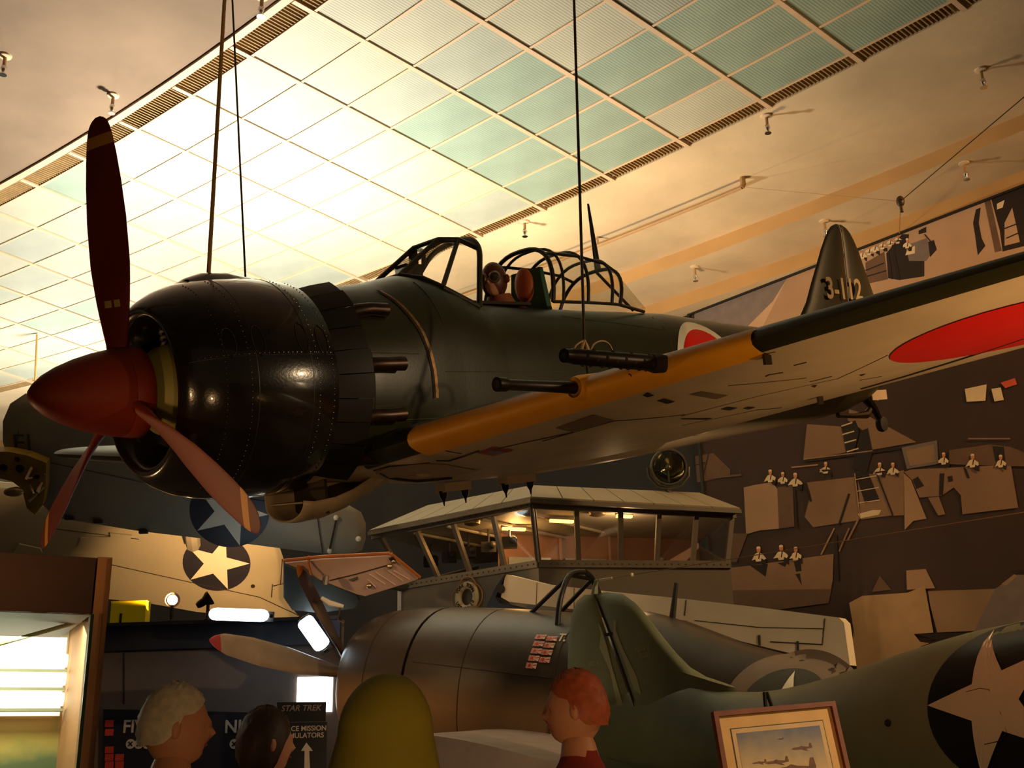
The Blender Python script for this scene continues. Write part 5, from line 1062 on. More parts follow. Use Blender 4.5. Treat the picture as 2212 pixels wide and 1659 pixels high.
# ---- partition with its rail, lamps and tally board
WD = 13.3
W0 = A(480, 1400, WD); WNn = unit([-.05, -1, 0]); 
wl = onplane(-200, 1335, W0, WNn); wr_ = onplane(738, 1350, W0, WNn); WT = onplane(450, 1346, W0, WNn)[2]
part = struct(MB().prism([dn(wl, 0), dn(wr_, 0), dn(wr_, WT), dn(wl, WT)], -WNn*.15).build('wall_centre', mat('partition_grey', srgb(112, 98, 92), .85, var=.06)))
MB().prism([dn(wl, WT-.30), dn(wr_, WT-.30), dn(wr_, WT-.02), dn(wl, WT-.02)], WNn*.10).build('top_rail', mat('rail_navy', srgb(40, 42, 54), .6), part)
MB().prism([dn(wl, WT-.02), dn(wr_, WT-.02), dn(wr_, WT+.02), dn(wl, WT+.02)], WNn*.16).build('rail_cap', mat('rail_cap_dark', srgb(44, 34, 34), .6), part)
seam = MB()
for k in range(30): seam.sphere(onplane(268, 1385+k*4.6, W0+WNn*.004, WNn), .012, 6, 4)
so_ = seam.build('wall_rivets', MATS['rail_cap_dark'], part, True); so_['kind'] = 'stuff'
yb_ = onplane(281, 1333, W0+WNn*.05, WNn)
yb = thing('yellow_box', 'bright yellow box standing on the partition rail beside the brown case', 'box', dn(yb_, WT+.02)); MB().box((0, 0, .125), (.42, .18, .25)).build('body', mat('box_yellow', srgb(255, 230, 10), .5, var=.04), yb); MB().box((-.08, -.095, .05), (.025, .01, .12)).build('slot', m_line, yb); MB().box((0, 0, .252), (.43, .19, .012)).build('lid', MATS['box_yellow'], yb)
def rail_spot(px_, label, d_, es, energy, T):
    b = onplane(px_[0], px_[1], W0+WNn*.08, WNn); b = dn(b, WT+.02); t = thing('spotlight', label, 'spotlight', b, 'spotlights on the partition rail'); d_ = unit(d_); h = np.array([0, 0, .26])
    MB().lathe([(0, .05), (.015, .05), (.02, .03)], (0, 0, 0), (0, 0, 1), 14).build('foot', m_gun, t, True); MB().tube([(0, 0, .01), (0, 0, .2)], .02, 8).build('stem', m_gun, t, True)
    MB().lathe([(-.16, .03), (-.13, .045), (-.06, .05), (0, .085), (.03, .09)], h, d_, 18, cap1=False).build('lamp_head', m_gun, t, True); MB().lathe([(.005, .060), (.012, .056)], h, d_, 18).build('lamp_lens', mat('spot_lens', (1, .8, .5, 1), .3, emit=(1, .72, .38), es=es), t)
    spot('spotlight_beam', b+h+d_*.06, T, energy, WARM, 70, .5, .05)
rail_spot((370, 1330), 'small spotlight on the rail next to the yellow box', A(430, 1290, 11)-A(370, 1285, 13), 14, 3200, A(30, 1150, 15.5))
rail_spot((448, 1330), 'small spotlight on the rail beside the bright fluorescent tube', [.8, .2, .55], 8, 420, A(440, 1240, 15.6))
def fluo(pa_, pb_, label, r, es, col, body=True):
    c = (pa_+pb_)/2; t = thing('fluorescent_light', label, 'light', c, 'fluorescent lights at the partition'); MB().tube([pa_+(pb_-pa_)*q_ for q_ in (0, .02, .06, .12, .5, .88, .94, .98, 1)], [r*q_ for q_ in (.3, .65, .9, 1, 1, 1, .9, .65, .3)], 14).build('tube', mat('fluo_%d' % es, (1, 1, 1, 1), .4, emit=col, es=es), t, True, off=c)
    d = unit(pb_-pa_); MB().box(c+np.array([0, r+.03, .0]), (np.linalg.norm(pb_-pa_)+.08, .03, r*1.6), ax=[d, np.array([0, 1, 0]), np.cross(d, [0, 1, 0])]).build('housing', m_gun, t, off=c)
    for q in (pa_-d*.02, pb_+d*.02): MB().lathe([(0, r*.35), (.03, r*.35)], q, d, 12).build('end_cap', m_gun, t, True, off=c)
fluo(A(452, 1326, 12.6), A(580, 1330, 12.6), 'glaring blue-white fluorescent tube lying along the partition rail', .07, 7, (.62, .85, 1.0))
fluo(A(655, 1336, 12.75), A(700, 1400, 12.75), 'glaring tilted light tube at the end of the partition', .10, 6, (.72, .9, 1.0))
win = onplane(680, 1500, W0+WNn*.01, WNn); MB().box(win, (.42, .02, .40)).build('lit_doorway', mat('doorway_light', (1, 1, 1, 1), .5, emit=(1, .95, .8), es=4), part)
TB = W0+WNn*.04
bq = onp([(225, 1532), (580, 1540), (580, 1720), (225, 1720)], TB, WNn); bc = sum(bq)/4
tb = thing('tally_board', 'dark navy board of painted victory markings low on the grey partition', 'sign board', bc); MB().prism(bq, WNn*.03).build('board', mat('board_navy', srgb(26, 24, 36), .6), tb, off=bc)
wx = unit(np.cross([0, 0, 1], WNn)); wx = wx if wx[0] > 0 else -wx
for tx_, px_ in (('FIVE', (298, 1570)), ('NINE', (527, 1570))): put(text_mesh('lettering', tx_, .20, mat('board_white', srgb(206, 190, 170), .6), .002, bold=.004), onplane(*px_, TB+WNn*.035, WNn)-bc, wx, (0, 0, 1), tb)
mfr = mat('board_red', srgb(196, 60, 44), .6)
for cx_ in (236, 258): 
    for cy_ in (1563, 1582, 1620, 1636, 1652): 
        if cx_ == 258 and cy_ < 1630: continue
        MB().box(onplane(cx_, cy_, TB+WNn*.034, WNn), (.10, .006, .075)).build('red_mark', mfr, tb, off=bc)
for x in (282, 300, 318, 506, 536): 
    c = onplane(x, 1607, TB+WNn*.034, WNn); dsk = MB().lathe([(0, .055), (.004, .055)], c, WNn, 18).build('white_disc', MATS['board_white'], tb, off=bc)
    for a in (math.pi/4, -math.pi/4): MB().box(c+WNn*.007, (.07, .003, .016), ax=[wx*math.cos(a)+np.array([0, 0, math.sin(a)]), WNn, -wx*math.sin(a)+np.array([0, 0, math.cos(a)])]).build('cross_mark', m_line, dsk, off=bc)
# ---- hanging direction sign
G0 = A(652, 1588, 8.6); sg = thing('direction_sign', 'black direction sign with white lettering and an up arrow on a stand', 'sign', np.array([G0[0], G0[1], 0]))
GN = unit([.05, -1, .0]); gx_ = unit(np.cross([0, 0, 1], GN)); gx_ = gx_ if gx_[0] > 0 else -gx_; go = np.array([G0[0], G0[1], 0]); m_sb = mat('sign_black', srgb(26, 20, 20), .5)
MB().prism(onp([(598, 1517), (704, 1516), (703, 1558), (600, 1560)], G0, GN), -GN*.02).build('header_panel', m_sb, sg, off=go); MB().prism(onp([(603, 1561), (706, 1559), (704, 1680), (604, 1680)], G0, GN), -GN*.02).build('arrow_panel', m_sb, sg, off=go)
m_st = mat('sign_text', srgb(196, 178, 160), .6); m_sd = mat('sign_text_dim', srgb(150, 132, 126), .6)
for tx_, px_, s_, mt_, sh, sp_ in (('STAR TREK', (650, 1530), .062, m_sd, .25, 1.0), ('SPACE MISSION', (655, 1574), .052, m_st, 0, 1.0), ('SIMULATORS', (657, 1589), .052, m_st, 0, 1.0)): 
    put(text_mesh('lettering', tx_, s_, mt_, .001, shear=sh, space=sp_, bold=.0008), onplane(*px_, G0+GN*.003, GN)-go, gx_, (0, 0, 1), sg)
MB().prism(onp([(662, 1604), (676, 1622), (668, 1622), (670, 1668), (657, 1668), (658, 1622), (650, 1622)], G0+GN*.002, GN), GN*.002).build('arrow', m_st, sg, off=go)
for q in (-.12, .12): MB().tube([np.array([0, 0, .02])+gx_*q, np.array([0, 0, G0[2]-.1])+gx_*q-GN*.03], .012, 8).build('stand_post', m_gun, sg, True)
MB().box((0, 0, .012), (.42, .34, .024)).build('stand_base', m_gun, sg)
# ================================================================ FOREGROUND
# ---- display case at the left
cz = A(243, 1207, 4.3)[2]; c1 = onz(243, 1207, cz); c0 = onz(-260, 1178, cz); cd = unit(c1-c0); cn = np.array([cd[1], -cd[0], 0]); cn = cn if cn@(CAM-c1) > 0 else -cn
pc = dn(c1, 0); m_case = mat('case_brown', srgb(70, 44, 34), .6, var=.1); m_post = mat('case_post_tan', srgb(176, 122, 76), .6, var=.07)
case = thing('display_case', 'tall brown display case with lit diorama behind glass', 'display case', pc)
def cpl(pxs, d=0.0): return [onplane(x, y, c1+cn*d, cn) for x, y in pxs]
CZ0 = 0.0; zh = onplane(150, 1327, c1, cn)[2]
MB().prism([dn(c0, zh), dn(c1-cd*.06, zh), dn(c1-cd*.06, cz), dn(c0, cz)], -cn*.95).build('header', m_case, case, off=pc)
pw = np.linalg.norm(onplane(243, 1207, c1, cn)-onplane(212, 1206, c1, cn))
MB().prism([dn(c1-cd*pw, 0), dn(c1, 0), dn(c1, cz+.005), dn(c1-cd*pw, cz+.005)], -cn*.10).build('post', m_post, case, off=pc)
MB().prism([dn(c1-cd*.02, 0), dn(c1, 0), dn(c1, cz), dn(c1-cd*.02, cz)], -cn*.95).build('side_panel', m_post, case, off=pc)
MB().prism([dn(c0, 0), dn(c1-cd*.02, 0), dn(c1-cd*.02, .75), dn(c0, .75)], -cn*.95).build('plinth', m_case, case, off=pc)
gl_ = MB().prism([dn(c0, .75), dn(c1-cd*pw, .75), dn(c1-cd*pw, zh), dn(c0, zh)], -cn*.008).build('front_glass', glass('case_glass', (.93, .98, .94, 1), .05, .02), case, off=pc+cn*-.03)
MB().prism([dn(c1-cd*(pw+.012), .75), dn(c1-cd*pw, .75), dn(c1-cd*pw, zh), dn(c1-cd*(pw+.012), zh)], cn*.004).build('glass_edge', mat('glass_edge_green', srgb(40, 66, 40), .2), case, off=pc+cn*-.03)
bp_ = c1-cn*.85
mt = mat('diorama_paint', srgb(150, 140, 80), .8); nt = mt.node_tree; bsn = nt.nodes['Principled BSDF']
tc = nt.nodes.new('ShaderNodeTexCoord'); sx = nt.nodes.new('ShaderNodeSeparateXYZ'); nt.links.new(tc.outputs['Object'], sx.inputs[0]); nz = nt.nodes.new('ShaderNodeTexNoise'); nz.inputs['Scale'].default_value = 2.6; nz.inputs['Detail'].default_value = 8; nt.links.new(tc.outputs['Object'], nz.inputs['Vector'])
ad = nt.nodes.new('ShaderNodeMath'); ad.operation = 'MULTIPLY_ADD'; ad.inputs[1].default_value = .35; nt.links.new(nz.outputs['Fac'], ad.inputs[0]); nt.links.new(sx.outputs['Z'], ad.inputs[2])
mr = nt.nodes.new('ShaderNodeMapRange'); mr.inputs[1].default_value = 1.62; mr.inputs[2].default_value = 2.40; nt.links.new(ad.outputs[0], mr.inputs[0]); rp = nt.nodes.new('ShaderNodeValToRGB'); nt.links.new(mr.outputs[0], rp.inputs[0])
cr = rp.color_ramp; cr.elements[0].position = 0; cr.elements[0].color = srgb(70, 84, 50); cr.elements[1].position = 1; cr.elements[1].color = srgb(235, 232, 205)
for p_, c_ in ((.22, srgb(92, 104, 66)), (.32, srgb(170, 150, 72)), (.46, srgb(178, 130, 76)), (.56, srgb(196, 160, 108)), (.66, srgb(226, 204, 158))): e = cr.elements.new(p_); e.color = c_
nt.links.new(rp.outputs['Color'], bsn.inputs['Base Color'])
MB().prism([dn(c0-cn*.85, .75), dn(c1-cn*.85, .75), dn(c1-cn*.85, zh+.05), dn(c0-cn*.85, zh+.05)], -cn*.02).build('painted_backdrop', mt, case, off=pc)
m_ct = mat('case_tube', (1, 1, 1, 1), .4, emit=(1.0, .96, .74), es=3.0)
MB().prism([dn(c0-cn*.82, zh-.33), dn(c1-cd*.03-cn*.82, zh-.33), dn(c1-cd*.03-cn*.82, zh), dn(c0-cn*.82, zh)], -cn*.01).build('light_panel', mat('case_panel', (1, 1, 1, 1), .5, emit=(1.0, .95, .70), es=.85), case, off=pc); m_cl = mat('case_louvre', srgb(150, 150, 120), .5)
for k, z_ in enumerate((.055, .13, .215)):
    for s_, d_ in ((m_ct, .30), ): MB().tube([dn(c0, zh-z_-.05)-cn*.75, dn(c1-cd*.03, zh-z_-.05)-cn*.75], .028, 10).build('light_tube', s_, case, True, off=pc)
    MB().box((dn(c0, zh-z_-.095)+dn(c1, zh-z_-.095))/2-cn*.74, (np.linalg.norm(c1-c0)-.06, .06, .012), ax=[cd, cn, (0, 0, 1)]).build('louvre', m_cl, case, off=pc)
MB().tube([cpl([(-40, 1402)], -.3)[0], cpl([(196, 1336)], -.3)[0]], .008, 6).build('tie_rod', mat('rod_grey', srgb(110, 112, 80), .5), case, True, off=pc)
# ---- framed print on an easel
F0 = A(1535, 1540, 4.75); F1 = A(1797, 1517, 5.0); fd = unit(F1-F0); dv = unit(np.array([.05, -.22, -1.0])); fn = unit(np.cross(fd, dv)); fn = fn if fn@(CAM-F0) > 0 else -fn
fdn = unit(onplane(1562, 1700, F0, fn)-F0); FWd = np.linalg.norm(F1-F0); FH = FWd*.80
fc = np.array([*(F0+fd*FWd/2+fdn*FH)[:2], 0.0])
art = thing('framed_print', 'wood-framed print of propeller aircraft over clouds standing on an easel', 'picture', F0+fdn*FH)
ao = F0+fdn*FH
def fpt(u, v, d=0.0): return F0+fd*FWd*u+fdn*FH*v+fn*d
m_wood = mat('frame_wood', srgb(120, 60, 22), .65, var=.2, vs=12); bw = .035
for a, b, nm in (((0, 0), (1, bw*1.2), 'frame_bar'), ((0, 1-bw*1.2), (1, 1), 'frame_bar'), ((0, bw*1.2), (bw, 1-bw*1.2), 'frame_bar'), ((1-bw, bw*1.2), (1, 1-bw*1.2), 'frame_bar')): MB().prism([fpt(a[0], a[1]), fpt(b[0], a[1]), fpt(b[0], b[1]), fpt(a[0], b[1])], fn*.025).build(nm, m_wood, art, off=ao)
MB().prism([fpt(.02, .02), fpt(.98, .02), fpt(.98, .98), fpt(.02, .98)], fn*.008).build('mat_board', mat('mat_cream', srgb(226, 184, 120), .8), art, off=ao)
def frect(u0, v0, u1, v1, d, nm, mt_): MB().prism([fpt(u0, v0, d), fpt(u1, v0, d), fpt(u1, v1, d), fpt(u0, v1, d)], fn*.0008).build(nm, mt_, art, off=ao)
frect(.12, .145, .88, .86, .0085, 'mat_line', mat('line_green', srgb(64, 66, 40), .7)); frect(.127, .153, .873, .852, .0095, 'mat_inner', mat('mat_inner_cream', srgb(220, 190, 140), .8))
pm = mat('print_sky', srgb(180, 170, 130), .7); nt = pm.node_tree; bsn = nt.nodes['Principled BSDF']; tc = nt.nodes.new('ShaderNodeTexCoord'); sx = nt.nodes.new('ShaderNodeSeparateXYZ'); nt.links.new(tc.outputs['Object'], sx.inputs[0]); nz = nt.nodes.new('ShaderNodeTexNoise'); nz.inputs['Scale'].default_value = 16; nz.inputs['Detail'].default_value = 6; nt.links.new(tc.outputs['Object'], nz.inputs['Vector'])
ad = nt.nodes.new('ShaderNodeMath'); ad.operation = 'MULTIPLY_ADD'; ad.inputs[1].default_value = .10; nt.links.new(nz.outputs['Fac'], ad.inputs[0]); nt.links.new(sx.outputs['Z'], ad.inputs[2]); mr = nt.nodes.new('ShaderNodeMapRange'); mr.inputs[1].default_value = .05; mr.inputs[2].default_value = FH*.95; nt.links.new(ad.outputs[0], mr.inputs[0]); rp = nt.nodes.new('ShaderNodeValToRGB'); nt.links.new(mr.outputs[0], rp.inputs[0]); cr = rp.color_ramp
cr.elements[0].color = srgb(120, 100, 84); cr.elements[1].color = srgb(104, 112, 132)
for p_, c_ in ((.25, srgb(216, 186, 120)), (.45, srgb(226, 198, 134)), (.62, srgb(206, 180, 130)), (.78, srgb(170, 156, 130))): e = cr.elements.new(p_); e.color = c_
nt.links.new(rp.outputs['Color'], bsn.inputs['Base Color']); frect(.16, .19, .84, .82, .0105, 'print', pm)
m_pa = mat('print_aircraft', srgb(112, 74, 48), .7, var=.3, vs=40); m_pb = mat('print_blue', srgb(96, 96, 110), .7, var=.3, vs=40)
def pf(cu, cv, s, nm='painted_aircraft'):
    prof = [(-1, .02), (-.8, -.10), (-.3, -.12), (-.1, -.22), (.15, -.12), (.62, -.05), (.72, -.42), (.86, -.42), (.9, -.02), (.88, .08), (.3, .14), (.5, .34), (.28, .30), (-.1, .14), (-.7, .12)]
    MB().prism([fpt(cu+u*s, cv+v*s*.9, .0117) for u, v in prof], fn*.0006).build(nm, m_pa, art, off=ao)
pf(.56, .52, .20); pf(.44, .45, .10); pf(.66, .36, .09); pf(.50, .27, .025); pf(.28, .56, .05); pf(.30, .44, .06)
for k in range(10):
    r_ = random.Random(50+k); cu, cv = r_.uniform(.5, .8), r_.uniform(.55, .78); MB().prism([fpt(cu+.05*math.cos(a)*r_.uniform(.5, 1), cv+.025*math.sin(a)*r_.uniform(.6, 1), .0112+.00005*k) for a in np.linspace(0, 2*math.pi, 9, endpoint=False)], fn*.0003).build('painted_cloud', m_pb, art, off=ao)
eas = thing('easel', 'black metal easel holding the framed print, its top clip showing', 'easel', fc); m_ez = mat('easel_black', srgb(20, 18, 18), .4)
tpx = A(1657, 1497, 4.98); back = unit(np.array([0, 1, 0.]))
for du in (-.012, .0): MB().tube([tpx+fd*du*1.2, fpt(.46+(.06 if du == 0 else -.0), .02, -.02)], .009, 8).build('top_clip', m_ez, eas, True, off=fc)
for u in (.1, .9): MB().tube([fpt(.47, .0, -.03), dn(fpt(u, 1.0, -.02), .01)], .011, 8).build('leg', m_ez, eas, True, off=fc)
MB().tube([fpt(.47, .0, -.03), dn(fpt(.47, 1, 0)-fn*.75, .01)], .011, 8).build('leg', m_ez, eas, True, off=fc); MB().box(fpt(.5, 1.02, .01), (FWd*.8, .06, .015), ax=[fd, fn, np.cross(fd, fn)]).build('ledge', m_ez, eas, off=fc)
# ---- visitors
m_skin = mat('skin', srgb(206, 144, 110), .55, var=.06)
def skin_mesh(J, E_, R_):
    me = bpy.data.meshes.new('body'); me.from_pydata([tuple(J[k]) for k in J], [], []) if False else None
    ks = list(J); me.from_pydata([tuple(J[k]) for k in ks], [(ks.index(a), ks.index(b)) for a, b in E_], [])
    o = bpy.data.objects.new('body', me); COL.objects.link(o); sm = o.modifiers.new('s', 'SKIN'); sm.use_smooth_shade = True
    for i, k in enumerate(ks):
        sv = me.skin_vertices[0].data[i]; r = R_[k]; sv.radius = (r, r) if np.isscalar(r) else r; sv.use_root = (k == 'pelvis')
    sb = o.modifiers.new('u', 'SUBSURF'); sb.levels = 2; sb.render_levels = 2
    m2 = bpy.data.meshes.new_from_object(o.evaluated_get(bpy.context.evaluated_depsgraph_get())); bpy.data.objects.remove(o); bpy.data.meshes.remove(me); return m2
def head_mesh(mb, c, f, s, mi):
    """head looking along f (unit, level), scale s; face relief by displacing an ellipsoid"""
    u = np.array([0, 0, 1.]); l = np.cross(u, f); n, m_ = 28, 22; R_ = []
    for k in range(m_+1):
        t = math.pi*k/m_; row = []
        for a in np.linspace(0, 2*math.pi, n, endpoint=False):
            z = math.cos(t); fx = math.sin(t)*math.cos(a); ly = math.sin(t)*math.sin(a); jaw = 1.0-.20*max(0, -z-.2)
            x = fx*.098*(jaw if fx < 0 else 1.0); y = ly*.076*jaw; zz = z*.122
            if fx > 0:
                def g(z0, y0, wz_, wy_): return math.exp(-((z-z0)/wz_)**2-((ly-y0)/wy_)**2)
                x += .026*g(-.14, 0, .16, .16)+.010*g(.16, 0, .10, .5)-.012*g(.03, .36, .10, .16)-.012*g(.03, -.36, .10, .16)+.006*g(-.45, 0, .07, .25)+.012*g(-.72, 0, .15, .25)-.006*g(-.36, 0, .05, .25)
            row.append(np.asarray(c)+s*(f*x+l*y+u*zz))
        R_.append(row)
    mb.loft(R_, mi=mi)
    for sg in (1, -1): mb.sphere(np.asarray(c)+s*(l*sg*.077-f*.01+u*-.005), (.018*s, .012*s, .032*s), 10, 8, mi=mi, ax=[f, l, u])
def person(label, headpx, D, face, shirt, trousers, hair, cap=None, group='museum visitors', hs_=1.0, hair_len=.62):
    hc2 = A(headpx[0], headpx[1], D); base_ = np.array([hc2[0], hc2[1], 0]); Hh = hc2[2]+.12*hs_; f = unit([*face, 0]); l = np.cross([0, 0, 1], f); k = Hh/1.75
    t = thing('person', label, 'person', base_, group)
    def q(fx, ly, z): return f*fx*k+l*ly*k+np.array([0, 0, z*k])
    J = {'pelvis': q(0, 0, .95), 'belly': q(.02, 0, 1.08), 'chest': q(.0, 0, 1.27), 'upchest': q(-.01, 0, 1.38), 'neck': q(-.01, 0, 1.48), 'skull': q(.0, 0, 1.58)}
    R_ = {'pelvis': .15, 'belly': .145, 'chest': .16, 'upchest': .12, 'neck': .062, 'skull': .062}; E_ = [('pelvis', 'belly'), ('belly', 'chest'), ('chest', 'upchest'), ('upchest', 'neck'), ('neck', 'skull')]
    for n_, sg in (('L', 1), ('R', -1)):
        J.update({'sh'+n_: q(-.01, sg*.18, 1.40), 'el'+n_: q(-.03, sg*.25, 1.12), 'wr'+n_: q(.08, sg*.25, .90), 'pa'+n_: q(.11, sg*.245, .83), 'hip'+n_: q(0, sg*.10, .88), 'kn'+n_: q(.02, sg*.11, .50), 'an'+n_: q(-.01, sg*.11, .09), 'to'+n_: q(.15, sg*.125, .045)})
        R_.update({'sh'+n_: .068, 'el'+n_: .048, 'wr'+n_: .033, 'pa'+n_: (.045, .022), 'hip'+n_: .10, 'kn'+n_: .068, 'an'+n_: .048, 'to'+n_: (.045, .035)}); E_ += [('upchest', 'sh'+n_), ('sh'+n_, 'el'+n_), ('el'+n_, 'wr'+n_), ('wr'+n_, 'pa'+n_), ('pelvis', 'hip'+n_), ('hip'+n_, 'kn'+n_), ('kn'+n_, 'an'+n_), ('an'+n_, 'to'+n_)]
        for i, (dy, ln) in enumerate(((-.03, .07), (-.01, .08), (.01, .075), (.03, .06))):
            a, b = 'f%d%s' % (i, n_), 'g%d%s' % (i, n_); J[a] = q(.12, sg*(.245+dy), .79); J[b] = q(.13, sg*(.24+dy*1.1), .79-ln); R_[a] = .010; R_[b] = .008; E_ += [('pa'+n_, a), (a, b)]
        J['th'+n_] = q(.15, sg*.21, .82); J['ti'+n_] = q(.17, sg*.20, .77); R_['th'+n_] = .012; R_['ti'+n_] = .009; E_ += [('wr'+n_, 'th'+n_), ('th'+n_, 'ti'+n_)]
    me = skin_mesh(J, E_, {a: (tuple(v_*k for v_ in r) if not np.isscalar(r) else r*k) for a, r in R_.items()})
    mb = MB(); mb.v = [tuple(v.co) for v in me.vertices]; mb.f = [tuple(p.vertices) for p in me.polygons]
    for p in me.polygons:
        z = p.center.z/k; hand = z < .92 and abs(np.dot(np.array(p.center), l))/k > .19
        mb.m.append(0 if (z > 1.495 or hand) else (1 if z > .93 else (2 if z > .10 else 3)))
    hc_l = hc2-base_; head_mesh(mb, hc_l, f, hs_, 0)
    b_ = mb.build('body', [m_skin, shirt, trousers, m_gun], t, True, 80)
    u = np.array([0, 0, 1.])
    for sg in (1, -1): MB().sphere(hc_l+hs_*(f*.070+l*sg*.030+u*.004), .012*hs_, 10, 8).build('eye', m_white, b_, True); MB().sphere(hc_l+hs_*(f*.0785+l*sg*.030+u*.004), .005*hs_, 8, 6).build('pupil', m_line, b_, True)
    MB().sphere(hc_l+hs_*(f*.092-u*.052), (.006*hs_, .024*hs_, .006*hs_), 10, 6, ax=[f, l, u]).build('lips', mat('lips', srgb(170, 84, 74), .5), b_, True)
    # hair: shell over the crown and the back of the head, cut away from face and ears
    R2 = []; ln = hair_len
    for kk in range(17):
        row = []
        for a in np.linspace(0, 2*math.pi, 36, endpoint=False):
            fr = max(0, math.cos(a)); sd = math.exp(-((abs(abs((a+math.pi) % (2*math.pi)-math.pi)-math.pi*.47))/.30)**2)
            lim = math.pi*(ln-(ln-.30)*fr**.7-.10*sd*(1 if ln < .7 else 0)); te = lim*kk/16; wob = 1+.025*math.sin(9*a+1.7*kk)+.02*math.sin(23*a-kk)
            row.append(hc_l+hs_*wob*(f*(math.sin(te)*math.cos(a)*.110-.006)+l*math.sin(te)*math.sin(a)*.087+u*(math.cos(te)*(.134 if te < math.pi/2 else .15)+.003)))
        R2.append(row)
    MB().loft(R2, cap1=False).build('hair', hair, t, True, 80)
    if cap is not None:     # jacket hood drawn over the head, running down on to the shoulders
        R3 = []
        for te, ex in [(math.pi*.5*kk/10, 0) for kk in range(11)]+[(math.pi/2, q_) for q_ in (.05, .10, .15, .19)]:
            dz = math.cos(te)*.15-ex*1.15+.01; wd = 1+ex*2.2
            R3.append([hc_l+hs_*(f*(math.sin(te)*math.cos(a)*(.130 if math.cos(a) < 0 else .085)-.015)*wd+l*math.sin(te)*math.sin(a)*.122*wd*(1+.02*math.sin(5*a))+u*dz) for a in np.linspace(math.radians(38), math.radians(322), 36)])
        hd_ = MB().loft(R3, closed=False).build('hood', cap, t, True, 80, fix=False); md_ = hd_.modifiers.new('thick', 'SOLIDIFY'); md_.thickness = .012; md_.offset = -1
    return t
hwhite = mat('hair_white', srgb(214, 202, 176), .7, var=.15, vs=40); hbrown = mat('hair_brown', srgb(60, 38, 28), .6, var=.2, vs=40); hgrey = mat('hair_sandy', srgb(160, 110, 70), .6, var=.2, vs=40)
sh = lambda n_, *c: mat(n_, srgb(*c), .85, var=.08, vs=10)
jeans = sh('trousers_blue', 50, 56, 76); khaki = sh('trousers_khaki', 130, 112, 84)
person('white-haired visitor in a pale jacket beside the lit display case', (380, 1572), 3.45, (.92, .38), sh('jacket_cream', 196, 184, 160), khaki, hwhite)
person('visitor with long dark brown hair before the navy tally board', (575, 1606), 4.2, (.8, .6), sh('jacket_brown', 84, 52, 40), jeans, hbrown, hair_len=.80)
person('visitor with the yellow-green hood drawn up below the parked navy fighter', (848, 1596), 3.0, (.6, .8), sh('shirt_green', 140, 132, 40), khaki, hbrown, cap=sh('hood_green', 146, 134, 36))
person('red-haired visitor in a dark red shirt by the green rudder', (1243, 1534), 3.8, (-.97, .2), sh('shirt_red', 140, 30, 20), jeans, mat('hair_red', srgb(176, 84, 44), .6, var=.2, vs=40))
# ---- pilot dummy in the cockpit of the hung fighter
PT = zw((3.27, 0, -.02)); pil = thing('person', 'dummy pilot in brown leather flying helmet and goggles sitting in the open cockpit', 'person', PT, R=ZR)
J = {'pelvis': (.15, 0, .10), 'belly': (.13, 0, .24), 'chest': (.12, 0, .40), 'neck': (.10, 0, .56), 'skull': (.07, 0, .66)}; R_ = {'pelvis': .14, 'belly': .13, 'chest': .15, 'neck': .06, 'skull': .06}; E_ = [('pelvis', 'belly'), ('belly', 'chest'), ('chest', 'neck'), ('neck', 'skull')]
for n_, s in (('L', -1), ('R', 1)):
    J.update({'sh'+n_: (.12, s*.19, .46), 'el'+n_: (-.02, s*.25, .26), 'ha'+n_: (-.22, s*.10, .26), 'kn'+n_: (-.25, s*.12, .16), 'an'+n_: (-.50, s*.12, -.12)}); R_.update({'sh'+n_: .075, 'el'+n_: .055, 'ha'+n_: .04, 'kn'+n_: .075, 'an'+n_: .055}); E_ += [('chest', 'sh'+n_), ('sh'+n_, 'el'+n_), ('el'+n_, 'ha'+n_), ('pelvis', 'kn'+n_), ('kn'+n_, 'an'+n_)]
me = skin_mesh({a: np.array(v) for a, v in J.items()}, E_, R_); mb = MB(); mb.v = [tuple(v.co) for v in me.vertices]; mb.f = [tuple(p.vertices) for p in me.polygons]; mb.m = [1 if p.center.z < .60 else 0 for p in me.polygons]
hd = np.array([.05, 0, .735]); pf_ = unit([-1, -.45, 0]); head_mesh(mb, hd, pf_, 1.0, 0)
m_lea = mat('flying_leather', srgb(96, 48, 28), .4, var=.2, vs=14)
pb_ = mb.build('body', [m_skin, m_lea], pil, True, 80)
R2 = []
for kk in range(13):
    tt_ = math.pi*.80*kk/12; R2.append([hd+(pf_*(math.sin(te := tt_*(1-.40*max(0, math.cos(a))**2))*math.cos(a)*.112)+np.cross([0, 0, 1], pf_)*math.sin(te)*math.sin(a)*.093+np.array([0, 0, math.cos(te)*.135])) for a in np.linspace(0, 2*math.pi, 28, endpoint=False)])
hel = MB().loft(R2, cap1=False).build('flying_helmet', m_lea, pil, True, 80)
pl_ = np.cross([0, 0, 1], pf_)
for s in (1, -1):
    MB().lathe([(0, .044), (.02, .044), (.03, .036)], hd+pf_*.078+pl_*s*.038+np.array([0, 0, .01]), unit(pf_+pl_*s*.45), 18).build('goggle_rim', m_alu, hel, True); MB().sphere(hd+pf_*.104+pl_*s*.05+np.array([0, 0, .01]), (.034, .034, .012), 14, 8, ax=[np.cross(unit(pf_+pl_*s*.45), [0, 0, 1]), (0, 0, 1), unit(pf_+pl_*s*.45)]).build('goggle_lens', mat('lens_dark', srgb(60, 50, 44), .05, coat=1), hel, True)
    MB().lathe([(0, .035), (.02, .03)], hd+pl_*s*.09, pl_*s, 14).build('ear_pad', m_lea, hel, True)
MB().lathe([(0, .12), (.05, .10), (.09, .085)], (.09, 0, .54), (-.1, 0, 1), 20, cap0=False, cap1=False).build('collar', mat('scarf', srgb(150, 84, 48), .7), pil, True)
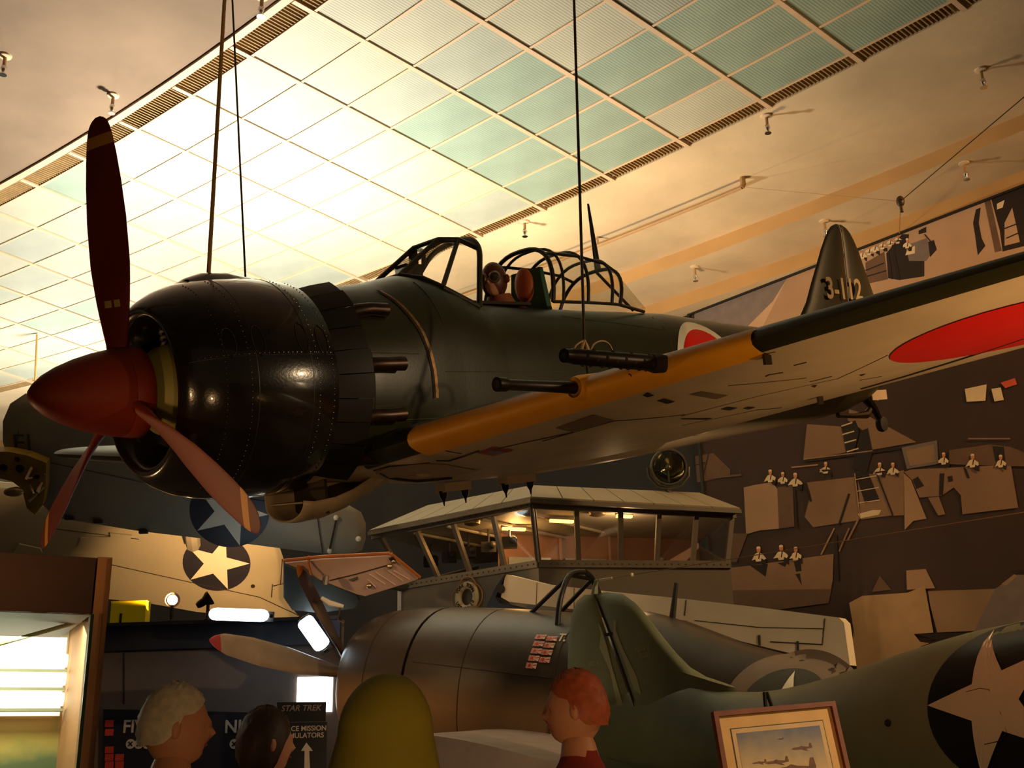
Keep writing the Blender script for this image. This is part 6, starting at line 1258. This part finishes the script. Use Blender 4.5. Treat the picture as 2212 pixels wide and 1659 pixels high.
# ---- suspension rods and cables of the fighter
def hang(name, label, p_top, p_bot, r, mt_, seg=8):
    pb2 = np.asarray(p_bot, float); pt = np.asarray(p_top, float); d = pt-pb2; pt = pb2+d*((ZC-.02-pb2[2])/d[2]); return cable(name, label, [pt, pb2], r, mt_, 'suspension lines of the hung fighter', 'cable', seg)
b1 = zw(zray(450, 600, 1, .08)); D1 = (b1-CAM)@FW; hang('suspension_rod', 'thick tan rod rising from the black cowling to the ceiling', A(485, 0, D1+1.0), b1, .013, mat('rod_tan', srgb(214, 168, 96), .6))
b2 = zw((2.1, 1.5, -.2)); b2 = A(532, 640, (b2-CAM)@FW); hang('suspension_cable', 'thin dark cable rising beside the tan rod behind the cowling', A(502, 0, (b2-CAM)@FW+1.0), b2, .008, m_steelcable)
bw_ = np.array([2.55, -1.5, wz(2.55, 1.5, 1)]); jn = zray(1262, 737, 1, -1.5); sus = hang('suspension_cable', 'dark cable passing the canopy down to a looped wire sling on the wing', A(1240, 0, (zw(jn)-CAM)@FW+1.2), zw(jn), .009, m_steelcable)
slg = thing('wire_sling', 'looped wire sling clamped above the wing guns', 'sling', zw(jn), 'suspension lines of the hung fighter')
so2 = zw(jn)
for pxs in ([(1262, 735), (1255, 757), (1253, 775)], [(1262, 735), (1269, 757), (1273, 772)]): MB().tube([zw(zray(x, y, 1, -1.5)) for x, y in pxs], .010, 6).build('sling_leg', m_tan, slg, True, off=so2)
for pxs in ([(1237, 765), (1243, 748), (1256, 738), (1264, 738), (1270, 748), (1276, 768)], [(1273, 772), (1280, 748), (1292, 738), (1308, 738), (1320, 750), (1326, 775)]): MB().tube([zw(p) for p in spl([zray(x, y, 1, -1.5) for x, y in pxs])], .005, 6).build('wire_loop', m_tan, slg, True, off=so2)
MB().tube([so2, zw((jn[0], -1.5, wz(min(max(jn[0], 2), 4), 1.5, 1)))], .008, 6).build('sling_anchor', m_steelcable, slg, True, off=so2)
sp_l = bpy.data.lights.new('cabin_glow', 'POINT'); sp_l.energy = 30; sp_l.color = (1, .5, .15); sp_l.shadow_soft_size = .1; spo = bpy.data.objects.new('cabin_glow', sp_l); COL.objects.link(spo); spo.location = Vector(onz(1110, 1137, EZ)-np.array([0, 0, .12]))
l2 = bpy.data.lights.new('cabin_glow', 'POINT'); l2.energy = 26; l2.color = (1, .58, .26); l2.shadow_soft_size = .1; l2o = bpy.data.objects.new('cabin_glow', l2); COL.objects.link(l2o); l2o.location = Vector(onz(1348, 1109, EZ)-np.array([0, 0, .15]))
l3 = bpy.data.lights.new('case_lamp', 'AREA'); l3.energy = 16; l3.color = (1, .95, .74); l3.shape = 'RECTANGLE'; l3.size = 1.2; l3.size_y = .2; l3o = bpy.data.objects.new('case_lamp', l3); COL.objects.link(l3o); pc3 = dn((c0+c1)/2, zh-.03)-cn*.35; aim(l3o, pc3, pc3+np.array([0, 0, -1.0])-cn*.45)
hg = onz(80, 722, ZC-.02); cable('ceiling_hanger', 'thin pale hanger dropping from the far tile grid at the left', [hg, A(74, 868, (hg-CAM)@FW)], .02, MATS['rod_tan'])
